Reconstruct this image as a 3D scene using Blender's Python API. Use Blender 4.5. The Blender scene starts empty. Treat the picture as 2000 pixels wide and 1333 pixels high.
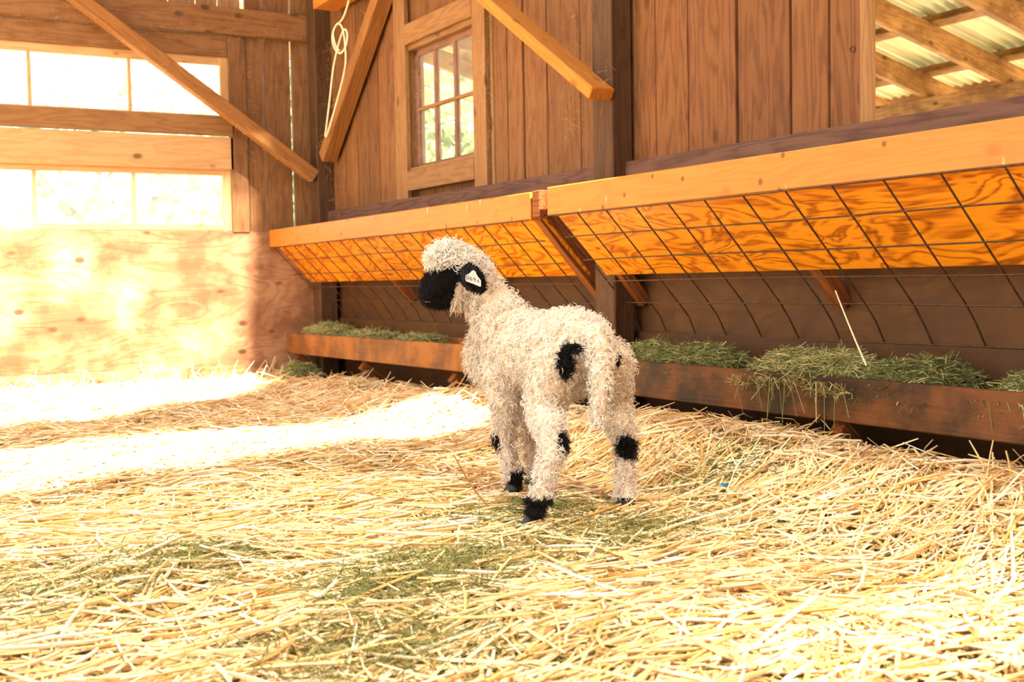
import bpy, bmesh, math, random
import numpy as np
from mathutils import Vector, Matrix

random.seed(7)
RNG = np.random.default_rng(11)
scn = bpy.context.scene
COL = scn.collection

# ------------------------------------------------------------------ camera, light, exposure
cam_data = bpy.data.cameras.new('camera')
cam = bpy.data.objects.new('camera', cam_data)
COL.objects.link(cam)
scn.camera = cam
cam_data.sensor_width = 36.0
cam_data.lens = 2306.0 / 2000.0 * 36.0
cam_data.clip_start = 0.05
cam_data.clip_end = 300
yaw, pitch, roll = math.radians(29.8), math.radians(2.87), math.radians(1.02)
_fw0 = Vector((math.sin(yaw), math.cos(yaw), 0)); _r0 = Vector((math.cos(yaw), -math.sin(yaw), 0)); _u0 = Vector((0, 0, 1))
_fw = _fw0 * math.cos(pitch) - _u0 * math.sin(pitch)
_u1 = _u0 * math.cos(pitch) + _fw0 * math.sin(pitch)
_r = _r0 * math.cos(roll) - _u1 * math.sin(roll)
_u = _u1 * math.cos(roll) + _r0 * math.sin(roll)
cam.matrix_world = Matrix(((_r.x, _u.x, -_fw.x, 0), (_r.y, _u.y, -_fw.y, 0), (_r.z, _u.z, -_fw.z, 0.5), (0, 0, 0, 1)))
cam_data.dof.use_dof = True
cam_data.dof.focus_distance = 2.6
cam_data.dof.aperture_fstop = 7.5

world = bpy.data.worlds.new('sky'); scn.world = world
world.use_nodes = True
wn = world.node_tree.nodes; wl = world.node_tree.links
bg = wn['Background']
SKY_STRENGTH = 5.0
tc = wn.new('ShaderNodeTexCoord'); sp = wn.new('ShaderNodeSeparateXYZ'); rp = wn.new('ShaderNodeValToRGB')
wl.new(tc.outputs['Generated'], sp.inputs[0]); wl.new(sp.outputs['Z'], rp.inputs[0]); wl.new(rp.outputs[0], bg.inputs[0])
rp.color_ramp.elements[0].position = 0.0; rp.color_ramp.elements[0].color = (0.97, 0.98, 1.0, 1)
rp.color_ramp.elements[1].position = 0.6; rp.color_ramp.elements[1].color = (0.86, 0.93, 1.0, 1)
bg.inputs[1].default_value = SKY_STRENGTH

SUN_K = (-0.10, 0.70, -1.0)          # direction the sunlight travels
sun_data = bpy.data.lights.new('sun', 'SUN')
sun_data.energy = 52.0
sun_data.color = (1.0, 0.91, 0.78)
sun_data.angle = math.radians(2.0)
sun = bpy.data.objects.new('sun', sun_data); COL.objects.link(sun)
sun.rotation_euler = Vector(SUN_K).to_track_quat('-Z', 'Y').to_euler()
sun.location = (1, -2, 6)

scn.view_settings.view_transform = 'Standard'
scn.view_settings.look = 'None'
scn.view_settings.exposure = 0.0
scn.view_settings.gamma = 1.0
scn.view_settings.use_curve_mapping = False
scn.cycles.use_denoising = True
scn.cycles.max_bounces = 8
scn.cycles.diffuse_bounces = 5
scn.cycles.transparent_max_bounces = 12
scn.cycles.sample_clamp_indirect = 6.0

# ------------------------------------------------------------------ materials
def new_mat(name):
    m = bpy.data.materials.new(name); m.use_nodes = True
    n = m.node_tree.nodes; l = m.node_tree.links
    return m, n, l, n['Principled BSDF'], n['Material Output']

def ramp(n, stops):
    r = n.new('ShaderNodeValToRGB'); e = r.color_ramp.elements
    e[0].position, e[0].color = stops[0][0], (*stops[0][1], 1)
    e[1].position, e[1].color = stops[-1][0], (*stops[-1][1], 1)
    for p, c in stops[1:-1]:
        x = e.new(p); x.color = (*c, 1)
    return r

def mth(n, l, op, a, b=None, c=None):
    m = n.new('ShaderNodeMath'); m.operation = op
    for i, v in enumerate((a, b, c)):
        if v is None: continue
        if hasattr(v, 'links'): l.new(v, m.inputs[i])
        else: m.inputs[i].default_value = v
    return m.outputs[0]

TONE = {'weathered_cedar_board': (0.80, 0.68, 0.50), 'reddish_cedar_board': (0.72, 0.62, 0.45), 'dusty_back_board': (0.78, 0.68, 0.52),
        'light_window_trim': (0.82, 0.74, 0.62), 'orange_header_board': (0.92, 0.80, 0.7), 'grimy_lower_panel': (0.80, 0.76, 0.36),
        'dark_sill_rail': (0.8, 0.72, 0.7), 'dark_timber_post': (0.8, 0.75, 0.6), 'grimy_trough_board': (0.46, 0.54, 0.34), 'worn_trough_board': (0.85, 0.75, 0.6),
        'dusty_brace': (0.8, 0.7, 0.55), 'orange_brace': (0.9, 0.8, 0.7), 'knotty_plywood': (1.2, 1.3, 1.5), 'reddish_slanted_support': (0.85, 0.75, 0.6),
        'varnished_orange_plywood': (1.0, 0.92, 0.7), 'lean_to_rafter': (0.85, 0.8, 0.7)}
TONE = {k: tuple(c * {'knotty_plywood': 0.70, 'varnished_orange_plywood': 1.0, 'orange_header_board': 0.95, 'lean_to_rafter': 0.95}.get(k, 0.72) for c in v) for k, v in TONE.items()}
def wood(name, dark, mid, light, stretch=9.0, rings=8.0, contrast=1.0, rough=0.75, dust=None, dust_amt=0.0, bump=0.3,
         knots=0.0, plywood=False, stain=None, stain_amt=0.0, vary=0.12, scale=1.0, nap=0.0, streaks=0.0):
    """Grain runs along each board's local X axis."""
    k_ = TONE.get(name, (1, 1, 1))
    dark, mid, light = [tuple(a * b for a, b in zip(c, k_)) for c in (dark, mid, light)]
    if dust: dust = tuple(a * b for a, b in zip(dust, k_))
    m, n, l, bs, out = new_mat(name)
    tc = n.new('ShaderNodeTexCoord'); oi = n.new('ShaderNodeObjectInfo')
    mp = n.new('ShaderNodeVectorMath'); mp.operation = 'MULTIPLY'
    mp.inputs[1].default_value = (scale, scale * stretch, scale * stretch) if not plywood else (scale, scale * 3.2, scale * 3.2)
    l.new(tc.outputs['Object'], mp.inputs[0])
    ad = n.new('ShaderNodeVectorMath'); ad.operation = 'ADD'
    cr = n.new('ShaderNodeCombineXYZ')
    r40 = mth(n, l, 'MULTIPLY', oi.outputs['Random'], 37.0)
    for i in range(3): l.new(r40, cr.inputs[i])
    l.new(mp.outputs[0], ad.inputs[0]); l.new(cr.outputs[0], ad.inputs[1])
    n1 = n.new('ShaderNodeTexNoise'); n1.inputs['Scale'].default_value = 1.6; n1.inputs['Detail'].default_value = 3; n1.inputs['Distortion'].default_value = 0.4 if not plywood else 1.2
    l.new(ad.outputs[0], n1.inputs['Vector'])
    k = mth(n, l, 'MULTIPLY', n1.outputs['Fac'], rings * (6.28 if not plywood else 8.5))
    sn = mth(n, l, 'SINE', k)
    band = mth(n, l, 'MULTIPLY_ADD', sn, 0.5, 0.5)
    band = mth(n, l, 'POWER', band, 1.8)
    fi = n.new('ShaderNodeVectorMath'); fi.operation = 'MULTIPLY'; fi.inputs[1].default_value = (5 * scale, 160 * scale, 160 * scale)
    l.new(tc.outputs['Object'], fi.inputs[0])
    n2 = n.new('ShaderNodeTexNoise'); n2.inputs['Scale'].default_value = 1.0; n2.inputs['Detail'].default_value = 4
    l.new(fi.outputs[0], n2.inputs['Vector'])
    f = mth(n, l, 'MULTIPLY_ADD', band, 0.55 * contrast, 0.0)
    f = mth(n, l, 'MULTIPLY_ADD', n2.outputs['Fac'], 0.6 * contrast, f)
    f = mth(n, l, 'ADD', f, 0.35 - 0.55 * contrast)
    f = mth(n, l, 'SUBTRACT', 1.0, f)
    cr1 = ramp(n, [(0.0, dark), (0.45, mid), (0.9, light)])
    l.new(f, cr1.inputs[0])
    col = cr1.outputs[0]
    def mix(a, b, fac, mode='MIX'):
        x = n.new('ShaderNodeMix'); x.data_type = 'RGBA'; x.blend_type = mode
        if hasattr(fac, 'links'): l.new(fac, x.inputs[0])
        else: x.inputs[0].default_value = fac
        for i, v in ((6, a), (7, b)):
            if hasattr(v, 'links'): l.new(v, x.inputs[i])
            else: x.inputs[i].default_value = (*v, 1)
        return x.outputs[2]
    if knots > 0:
        kv = n.new('ShaderNodeVectorMath'); kv.operation = 'MULTIPLY'; kv.inputs[1].default_value = (1, 1.7, 1.7)
        l.new(tc.outputs['Object'], kv.inputs[0])
        kv2 = n.new('ShaderNodeVectorMath'); kv2.operation = 'ADD'; l.new(kv.outputs[0], kv2.inputs[0]); l.new(cr.outputs[0], kv2.inputs[1])
        vo = n.new('ShaderNodeTexVoronoi'); vo.inputs['Scale'].default_value = 6.5
        l.new(kv2.outputs[0], vo.inputs['Vector'])
        mr = n.new('ShaderNodeMapRange'); mr.inputs[1].default_value = 0.11; mr.inputs[2].default_value = 0.20; mr.inputs[3].default_value = knots; mr.inputs[4].default_value = 0.0
        l.new(vo.outputs['Distance'], mr.inputs[0])
        # keep only some of the cells
        vcs = n.new('ShaderNodeSeparateColor'); l.new(vo.outputs['Color'], vcs.inputs[0])
        gt = mth(n, l, 'GREATER_THAN', vcs.outputs[0], 0.62)
        col = mix(col, tuple(c * 0.35 for c in dark), mth(n, l, 'MULTIPLY', mr.outputs[0], gt))
    if streaks > 0:   # nail holes and pale scratches
        vo = n.new('ShaderNodeTexVoronoi'); vo.inputs['Scale'].default_value = 22
        sv = n.new('ShaderNodeVectorMath'); sv.operation = 'MULTIPLY'; sv.inputs[1].default_value = (1, 1, 0.35)
        l.new(tc.outputs['Object'], sv.inputs[0]); l.new(sv.outputs[0], vo.inputs['Vector'])
        mr = n.new('ShaderNodeMapRange'); mr.inputs[1].default_value = 0.12; mr.inputs[2].default_value = 0.17; mr.inputs[3].default_value = streaks; mr.inputs[4].default_value = 0.0
        l.new(vo.outputs['Distance'], mr.inputs[0])
        vcs = n.new('ShaderNodeSeparateColor'); l.new(vo.outputs['Color'], vcs.inputs[0])
        col = mix(col, tuple(min(1, c * 1.25 + 0.12) for c in light), mth(n, l, 'MULTIPLY', mr.outputs[0], mth(n, l, 'GREATER_THAN', vcs.outputs[0], 0.75)))
        vo2 = n.new('ShaderNodeTexVoronoi'); vo2.inputs['Scale'].default_value = 16; l.new(tc.outputs['Object'], vo2.inputs['Vector'])
        mr2 = n.new('ShaderNodeMapRange'); mr2.inputs[1].default_value = 0.11; mr2.inputs[2].default_value = 0.15; mr2.inputs[3].default_value = 0.8; mr2.inputs[4].default_value = 0.0
        l.new(vo2.outputs['Distance'], mr2.inputs[0])
        vcs2 = n.new('ShaderNodeSeparateColor'); l.new(vo2.outputs['Color'], vcs2.inputs[0])
        col = mix(col, tuple(c * 0.4 for c in dark), mth(n, l, 'MULTIPLY', mr2.outputs[0], mth(n, l, 'GREATER_THAN', vcs2.outputs[1], 0.7)))
    if stain is not None:
        ns = n.new('ShaderNodeTexNoise'); ns.inputs['Scale'].default_value = 5.0; ns.inputs['Detail'].default_value = 5; ns.inputs['Roughness'].default_value = 0.65
        l.new(tc.outputs['Object'], ns.inputs['Vector'])
        mr = n.new('ShaderNodeMapRange'); mr.inputs[1].default_value = 0.42; mr.inputs[2].default_value = 0.6; mr.inputs[3].default_value = 0; mr.inputs[4].default_value = stain_amt
        l.new(ns.outputs['Fac'], mr.inputs[0])
        col = mix(col, stain, mr.outputs[0])
    if dust is not None:
        ns = n.new('ShaderNodeTexNoise'); ns.inputs['Scale'].default_value = 13.0; ns.inputs['Detail'].default_value = 8; ns.inputs['Roughness'].default_value = 0.7
        l.new(tc.outputs['Object'], ns.inputs['Vector'])
        mr = n.new('ShaderNodeMapRange'); mr.inputs[1].default_value = 0.35; mr.inputs[2].default_value = 0.7; mr.inputs[3].default_value = 0; mr.inputs[4].default_value = dust_amt
        l.new(ns.outputs['Fac'], mr.inputs[0])
        col = mix(col, dust, mr.outputs[0])
    hsv = n.new('ShaderNodeHueSaturation')
    v = mth(n, l, 'MULTIPLY_ADD', oi.outputs['Random'], 2 * vary, 1 - vary)
    l.new(v, hsv.inputs['Value']); l.new(col, hsv.inputs['Color'])
    l.new(hsv.outputs[0], bs.inputs['Base Color'])
    bs.inputs['Roughness'].default_value = rough
    bs.inputs['Specular IOR Level'].default_value = 0.25
    bp = n.new('ShaderNodeBump'); bp.inputs['Strength'].default_value = bump; bp.inputs['Distance'].default_value = 0.006
    h = f
    if nap > 0:
        nn = n.new('ShaderNodeTexNoise'); nn.inputs['Scale'].default_value = 75; nn.inputs['Detail'].default_value = 3
        l.new(tc.outputs['Object'], nn.inputs['Vector'])
        h = mth(n, l, 'MULTIPLY_ADD', nn.outputs['Fac'], nap, f)
    l.new(h, bp.inputs['Height']); l.new(bp.outputs[0], bs.inputs['Normal'])
    return m

def plain(name, col, rough=0.6, noise=0.0, nscale=20, metal=0.0, bump=0.0, spec=0.3):
    m, n, l, bs, out = new_mat(name)
    bs.inputs['Roughness'].default_value = rough; bs.inputs['Metallic'].default_value = metal
    bs.inputs['Specular IOR Level'].default_value = spec
    tc = n.new('ShaderNodeTexCoord'); nt = n.new('ShaderNodeTexNoise'); nt.inputs['Scale'].default_value = nscale; nt.inputs['Detail'].default_value = 5
    l.new(tc.outputs['Object'], nt.inputs['Vector'])
    r = ramp(n, [(0.3, tuple(c * (1 - noise) for c in col)), (0.7, tuple(min(1, c * (1 + noise)) for c in col))])
    l.new(nt.outputs['Fac'], r.inputs[0]); l.new(r.outputs[0], bs.inputs['Base Color'])
    if bump:
        b = n.new('ShaderNodeBump'); b.inputs['Strength'].default_value = bump; l.new(nt.outputs['Fac'], b.inputs['Height']); l.new(b.outputs[0], bs.inputs['Normal'])
    return m

def strand_mat(name, stops, rough=0.55, trans=0.0, spec=0.3, sheen=0.0):
    """Colour from the per-strand attribute «tint»."""
    m, n, l, bs, out = new_mat(name)
    at = n.new('ShaderNodeAttribute'); at.attribute_name = 'tint'
    r = ramp(n, stops); l.new(at.outputs['Fac'], r.inputs[0]); l.new(r.outputs[0], bs.inputs['Base Color'])
    bs.inputs['Roughness'].default_value = rough; bs.inputs['Specular IOR Level'].default_value = spec
    bs.inputs['Sheen Weight'].default_value = sheen
    if trans:
        t = n.new('ShaderNodeBsdfTranslucent'); l.new(r.outputs[0], t.inputs[0])
        mx = n.new('ShaderNodeMixShader'); mx.inputs[0].default_value = trans
        l.new(bs.outputs[0], mx.inputs[1]); l.new(t.outputs[0], mx.inputs[2]); l.new(mx.outputs[0], out.inputs[0])
    return m

DUST = (0.34, 0.19, 0.09)
M = {}
M['wall_board'] = wood('weathered_cedar_board', (0.12, 0.042, 0.012), (0.21, 0.085, 0.028), (0.31, 0.14, 0.05), dust=DUST, dust_amt=0.55, contrast=0.8, knots=0.5, nap=1.2, bump=0.55, vary=0.16)
M['wall_board_red'] = wood('reddish_cedar_board', (0.12, 0.034, 0.008), (0.22, 0.078, 0.021), (0.32, 0.13, 0.04), dust=DUST, dust_amt=0.3, contrast=0.9, knots=0.6, nap=0.7, bump=0.4, vary=0.14)
M['back_board'] = wood('dusty_back_board', (0.15, 0.055, 0.02), (0.27, 0.12, 0.045), (0.38, 0.19, 0.08), dust=(0.52, 0.33, 0.18), dust_amt=0.4, contrast=0.8, knots=0.9, nap=0.5, vary=0.10)
M['pale_board'] = wood('pale_fir_board', (0.30, 0.14, 0.045), (0.46, 0.25, 0.10), (0.56, 0.33, 0.15), contrast=0.55, knots=0.8, vary=0.05)
M['trim'] = wood('light_window_trim', (0.22, 0.09, 0.03), (0.36, 0.175, 0.065), (0.46, 0.25, 0.10), contrast=0.7, knots=0.6, vary=0.07, dust=DUST, dust_amt=0.25)
M['post'] = wood('dark_timber_post', (0.045, 0.018, 0.007), (0.09, 0.038, 0.015), (0.15, 0.068, 0.028), dust=(0.17, 0.09, 0.045), dust_amt=0.5, contrast=0.6, nap=0.8)
M['rail'] = wood('dark_sill_rail', (0.075, 0.028, 0.014), (0.135, 0.058, 0.03), (0.20, 0.095, 0.05), contrast=1.0, dust=(0.26, 0.15, 0.09), dust_amt=0.35)
M['brace'] = wood('dusty_brace', (0.25, 0.09, 0.02), (0.40, 0.175, 0.05), (0.52, 0.25, 0.08), dust=DUST, dust_amt=0.3, contrast=0.7, knots=0.6, vary=0.05)
M['brace_orange'] = wood('orange_brace', (0.42, 0.14, 0.012), (0.60, 0.22, 0.022), (0.68, 0.28, 0.04), contrast=0.6, knots=0.5, vary=0.03)
M['header'] = wood('orange_header_board', (0.34, 0.11, 0.012), (0.50, 0.175, 0.018), (0.58, 0.225, 0.03), contrast=0.45, knots=0.35, streaks=0.7, rough=0.45, vary=0.04, bump=0.15)
M['ply_orange'] = wood('varnished_orange_plywood', (0.13, 0.018, 0.001), (0.50, 0.155, 0.006), (0.72, 0.27, 0.012), plywood=True, rings=6.5, contrast=1.25, rough=0.32, vary=0.03, bump=0.08, scale=1.5)
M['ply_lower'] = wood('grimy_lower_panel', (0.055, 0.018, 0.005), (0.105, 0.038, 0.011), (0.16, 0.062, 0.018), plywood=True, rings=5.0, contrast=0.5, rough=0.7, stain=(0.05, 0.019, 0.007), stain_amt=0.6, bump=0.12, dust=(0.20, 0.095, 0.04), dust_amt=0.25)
M['support'] = wood('reddish_slanted_support', (0.12, 0.028, 0.004), (0.26, 0.075, 0.012), (0.36, 0.12, 0.022), contrast=1.2, rings=9, stretch=14, vary=0.08)
M['trough'] = wood('worn_trough_board', (0.12, 0.042, 0.014), (0.19, 0.075, 0.025), (0.26, 0.11, 0.04), contrast=0.45, stain=(0.46, 0.16, 0.018), stain_amt=0.45, rough=0.6, vary=0.0)
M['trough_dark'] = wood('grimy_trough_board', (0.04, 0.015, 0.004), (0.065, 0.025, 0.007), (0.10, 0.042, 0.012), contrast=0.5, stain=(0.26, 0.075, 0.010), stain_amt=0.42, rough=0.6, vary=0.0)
M['wall_ply'] = wood('knotty_plywood', (0.20, 0.075, 0.025), (0.36, 0.165, 0.065), (0.46, 0.24, 0.11), plywood=True, rings=6, contrast=0.7, knots=0.9, stain=(0.16, 0.055, 0.02), stain_amt=0.6, rough=0.8, vary=0.0)
M['rafter'] = wood('lean_to_rafter', (0.18, 0.08, 0.025), (0.32, 0.16, 0.055), (0.44, 0.25, 0.09), contrast=0.8, knots=0.8, stain=(0.09, 0.035, 0.01), stain_amt=0.55)
M['roof_board'] = wood('dark_roof_board', (0.16, 0.07, 0.03), (0.26, 0.13, 0.06), (0.36, 0.19, 0.09), contrast=0.7)
M['sash'] = wood('dark_sash_wood', (0.075, 0.028, 0.016), (0.13, 0.052, 0.03), (0.20, 0.09, 0.05), contrast=0.6, dust=(0.32, 0.18, 0.10), dust_amt=0.4)
M['wire'] = plain('rusty_steel_wire', (0.085, 0.045, 0.022), rough=0.5, noise=0.4, nscale=60, metal=0.5)
M['nail'] = plain('steel_screw', (0.3, 0.26, 0.22), rough=0.4, metal=0.8)
M['cord'] = plain('cream_cord', (0.85, 0.66, 0.42), rough=0.6, noise=0.1)
M['cobweb'] = plain('dusty_cobweb', (0.42, 0.26, 0.13), rough=0.9, noise=0.3)
M['dirt'] = plain('dry_yard', (0.62, 0.50, 0.32), rough=0.95, noise=0.2, nscale=3)
M['tag'] = plain('white_plastic_tag', (0.47, 0.45, 0.40), rough=0.4, noise=0.02)
M['tag_ink'] = plain('grey_tag_ink', (0.07, 0.06, 0.045), rough=0.6)
M['blue'] = plain('blue_scrap', (0.05, 0.25, 0.45), rough=0.5)

STRAW = [(0.0, (0.30, 0.125, 0.022)), (0.2, (0.60, 0.34, 0.085)), (0.55, (0.81, 0.545, 0.21)), (1.0, (0.96, 0.81, 0.54))]
M['straw'] = strand_mat('dry_straw', STRAW, rough=0.42, trans=0.12, spec=0.4)
M['chaff'] = strand_mat('chopped_chaff', [(0.0, (0.13, 0.13, 0.03)), (0.35, (0.27, 0.26, 0.07)), (0.6, (0.55, 0.38, 0.12)), (1.0, (0.80, 0.60, 0.26))], rough=0.6, trans=0.1)
M['hay'] = strand_mat('green_hay', [(0.0, (0.06, 0.07, 0.015)), (0.4, (0.20, 0.21, 0.06)), (0.8, (0.38, 0.36, 0.12)), (1.0, (0.66, 0.54, 0.22))], rough=0.6, trans=0.12)
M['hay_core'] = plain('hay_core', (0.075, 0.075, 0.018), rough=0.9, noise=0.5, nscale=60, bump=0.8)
M['wool'] = strand_mat('cream_wool', [(0.0, (0.60, 0.44, 0.26)), (0.35, (0.84, 0.70, 0.50)), (1.0, (0.96, 0.90, 0.78))], rough=0.6, trans=0.25, spec=0.25, sheen=0.3)
M['black_wool'] = strand_mat('black_wool', [(0.0, (0.003, 0.0025, 0.0025)), (1.0, (0.014, 0.010, 0.008))], rough=0.6, spec=0.12)
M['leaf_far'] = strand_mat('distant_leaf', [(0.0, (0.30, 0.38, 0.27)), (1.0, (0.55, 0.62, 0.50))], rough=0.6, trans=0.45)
M['leaf'] = strand_mat('outdoor_leaf', [(0.0, (0.14, 0.22, 0.08)), (1.0, (0.36, 0.44, 0.24))], rough=0.6, trans=0.45)

def ground_mat():
    m, n, l, bs, out = new_mat('shaded_straw_bed')
    tc = n.new('ShaderNodeTexCoord')
    nt = n.new('ShaderNodeTexNoise'); nt.inputs['Scale'].default_value = 120; nt.inputs['Detail'].default_value = 6
    l.new(tc.outputs['Object'], nt.inputs['Vector'])
    r = ramp(n, [(0.3, (0.08, 0.036, 0.008)), (0.5, (0.24, 0.125, 0.03)), (0.7, (0.46, 0.28, 0.085))])  # bed colours darkened to put shadow depth between the straws
    l.new(nt.outputs['Fac'], r.inputs[0])
    n2 = n.new('ShaderNodeTexNoise'); n2.inputs['Scale'].default_value = 3.5; n2.inputs['Detail'].default_value = 4
    l.new(tc.outputs['Object'], n2.inputs['Vector'])
    r2 = ramp(n, [(0.45, (0, 0, 0)), (0.6, (1, 1, 1))]); l.new(n2.outputs['Fac'], r2.inputs[0])
    mx = n.new('ShaderNodeMix'); mx.data_type = 'RGBA'; l.new(r2.outputs[0], mx.inputs[0]); l.new(r.outputs[0], mx.inputs[6]); mx.inputs[7].default_value = (0.22, 0.20, 0.055, 1)
    l.new(mx.outputs[2], bs.inputs['Base Color']); bs.inputs['Roughness'].default_value = 0.9
    b = n.new('ShaderNodeBump'); b.inputs['Strength'].default_value = 0.8; b.inputs['Distance'].default_value = 0.01
    l.new(nt.outputs['Fac'], b.inputs['Height']); l.new(b.outputs[0], bs.inputs['Normal'])
    return m
M['bed'] = ground_mat()

def glass_mat(name, tint, amt, glow=0.0):
    m, n, l, bs, out = new_mat(name)
    t = n.new('ShaderNodeBsdfTransparent'); t.inputs[0].default_value = (*tint, 1)
    g = n.new('ShaderNodeBsdfGlossy'); g.inputs['Roughness'].default_value = 0.08
    d = n.new('ShaderNodeBsdfTranslucent'); d.inputs[0].default_value = (0.95, 0.95, 0.92, 1)
    lw = n.new('ShaderNodeLayerWeight'); fr_ = mth(n, l, 'POWER', lw.outputs['Facing'], 5.0); fr_ = mth(n, l, 'MULTIPLY_ADD', fr_, 0.6, 0.03)
    m1 = n.new('ShaderNodeMixShader'); m1.inputs[0].default_value = amt
    l.new(t.outputs[0], m1.inputs[1]); l.new(d.outputs[0], m1.inputs[2])
    m2 = n.new('ShaderNodeMixShader'); l.new(fr_, m2.inputs[0]); l.new(m1.outputs[0], m2.inputs[1]); l.new(g.outputs[0], m2.inputs[2])
    l.new(m2.outputs[0], out.inputs[0])
    return m
M['glass'] = glass_mat('dusty_glass', (0.97, 0.99, 0.98), 0.10)

def sheet_mat():
    m, n, l, bs, out = new_mat('translucent_corrugated_sheet')
    tc = n.new('ShaderNodeTexCoord'); nt = n.new('ShaderNodeTexNoise'); nt.inputs['Scale'].default_value = 3
    mp = n.new('ShaderNodeVectorMath'); mp.operation = 'MULTIPLY'; mp.inputs[1].default_value = (0.5, 6, 1); l.new(tc.outputs['Object'], mp.inputs[0]); l.new(mp.outputs[0], nt.inputs['Vector'])
    r = ramp(n, [(0.35, (0.34, 0.30, 0.13)), (0.65, (0.50, 0.45, 0.23))]); l.new(nt.outputs['Fac'], r.inputs[0])
    t = n.new('ShaderNodeBsdfTranslucent'); l.new(r.outputs[0], t.inputs[0]); l.new(r.outputs[0], bs.inputs['Base Color']); bs.inputs['Roughness'].default_value = 0.4
    mx = n.new('ShaderNodeMixShader'); mx.inputs[0].default_value = 0.06; l.new(bs.outputs[0], mx.inputs[1]); l.new(t.outputs[0], mx.inputs[2]); l.new(mx.outputs[0], out.inputs[0])
    return m
M['sheet'] = sheet_mat()

# ------------------------------------------------------------------ helpers
def link(o, parent=None):
    COL.objects.link(o)
    if parent is not None: o.parent = parent
    return o

def empty(name, loc=(0, 0, 0), label=None, cat=None, kind=None, group=None, parent=None):
    o = bpy.data.objects.new(name, None); o.location = loc; o.empty_display_size = 0.1
    link(o, parent); return tag(o, label, cat, kind, group)

def tag(o, label=None, cat=None, kind=None, group=None):
    for k, v in (('label', label), ('category', cat), ('kind', kind), ('group', group)):
        if v: o[k] = v
    return o

def inv_parent(o, parent):
    """All roots sit at identity rotation, so a child only has to subtract the root's place."""
    o.parent = parent
    l = Vector((0, 0, 0)); p = parent
    while p is not None:
        l += p.location; p = p.parent
    o.location = o.location - l
    return o

def mesh_np(name, V, F, mat, parent=None, tint=None, smooth=False):
    me = bpy.data.meshes.new(name)
    V = np.asarray(V, np.float32); F = np.asarray(F, np.int32)
    me.vertices.add(len(V)); me.vertices.foreach_set('co', V.ravel())
    k = F.shape[1]
    me.loops.add(F.size); me.loops.foreach_set('vertex_index', F.ravel())
    me.polygons.add(len(F)); me.polygons.foreach_set('loop_start', np.arange(0, F.size, k, dtype=np.int32))
    me.update(calc_edges=True)
    me.validate()
    me.polygons.foreach_set('use_smooth', np.full(len(me.polygons), smooth))
    if tint is not None:
        a = me.attributes.new('tint', 'FLOAT', 'POINT'); a.data.foreach_set('value', np.asarray(tint, np.float32))
    me.materials.append(mat)
    o = bpy.data.objects.new(name, me); COL.objects.link(o)
    if parent is not None: inv_parent(o, parent)
    return o

def board(name, a, b, width, thick, wdir, mat, parent=None, bevel=0.002, label=None):
    """A sawn board from a to b (centre line). wdir = direction of its width; thickness is across."""
    a, b, wd = Vector(a), Vector(b), Vector(wdir)
    x = (b - a); L = x.length; x.normalize()
    z = (wd - x * wd.dot(x)).normalized(); y = z.cross(x)
    bm = bmesh.new(); bmesh.ops.create_cube(bm, size=1.0)
    for v in bm.verts: v.co = Vector((v.co.x * L, v.co.y * thick, v.co.z * width))
    bmesh.ops.bevel(bm, geom=bm.edges[:], offset=min(bevel, thick * 0.3), segments=1, affect='EDGES')
    me = bpy.data.meshes.new(name); bm.to_mesh(me); bm.free(); me.materials.append(mat)
    o = bpy.data.objects.new(name, me); COL.objects.link(o)
    mid = (a + b) / 2
    o.rotation_mode = 'QUATERNION'
    o.rotation_quaternion = Matrix(((x.x, y.x, z.x), (x.y, y.y, z.y), (x.z, y.z, z.z))).to_quaternion()
    o.location = mid
    if parent is not None: inv_parent(o, parent)
    if label: o['label'] = label
    return o

def tube(name, pts, r, mat, parent=None, sides=6, taper=None):
    pts = np.asarray(pts, float); n = len(pts)
    T = np.gradient(pts, axis=0); T /= np.linalg.norm(T, axis=1)[:, None] + 1e-12
    ref = np.array([0.31, 0.52, 0.79])
    S = np.cross(T, ref); S /= np.linalg.norm(S, axis=1)[:, None]; B = np.cross(T, S)
    rr = np.full(n, r) if taper is None else r * np.asarray(taper)
    ang = np.arange(sides) * 2 * np.pi / sides
    V = (pts[:, None] + rr[:, None, None] * (np.cos(ang)[None, :, None] * S[:, None] + np.sin(ang)[None, :, None] * B[:, None])).reshape(-1, 3)
    F = [(i * sides + j, i * sides + (j + 1) % sides, (i + 1) * sides + (j + 1) % sides, (i + 1) * sides + j) for i in range(n - 1) for j in range(sides)]
    o = mesh_np(name, V, F, mat, parent, smooth=True)
    return o

def strands(P, rad, sides=3, seedref=None):
    """P: (N,K,3) centre lines, rad: (N,K). Returns V, F for N open tubes."""
    N, K, _ = P.shape
    T = np.gradient(P, axis=1); T /= np.linalg.norm(T, axis=2, keepdims=True) + 1e-9
    ref = RNG.normal(size=(N, 1, 3)) if seedref is None else seedref
    S = np.cross(T, np.broadcast_to(ref, T.shape)); S /= np.linalg.norm(S, axis=2, keepdims=True) + 1e-9
    B = np.cross(T, S)
    if sides == 2:
        V = np.stack([P + S * rad[..., None], P - S * rad[..., None]], axis=2).reshape(-1, 3)
    else:
        ang = np.arange(sides) * 2 * np.pi / sides
        V = (P[:, :, None] + rad[:, :, None, None] * (np.cos(ang)[:, None] * S[:, :, None] + np.sin(ang)[:, None] * B[:, :, None])).reshape(-1, 3)
    base = (np.arange(N) * K * sides)[:, None, None]
    i = np.arange(K - 1)[None, :, None] * sides
    nj = 1 if sides == 2 else sides
    j = np.arange(nj)[None, None, :]; j2 = (j + 1) % sides
    F = np.stack([base + i + j, base + i + j2, base + i + sides + j2, base + i + sides + j], axis=-1).reshape(-1, 4)
    return V, F

def sstep(a, b, t):
    q = np.clip((t - a) / (b - a), 0, 1); return q * q * (3 - 2 * q)

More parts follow.
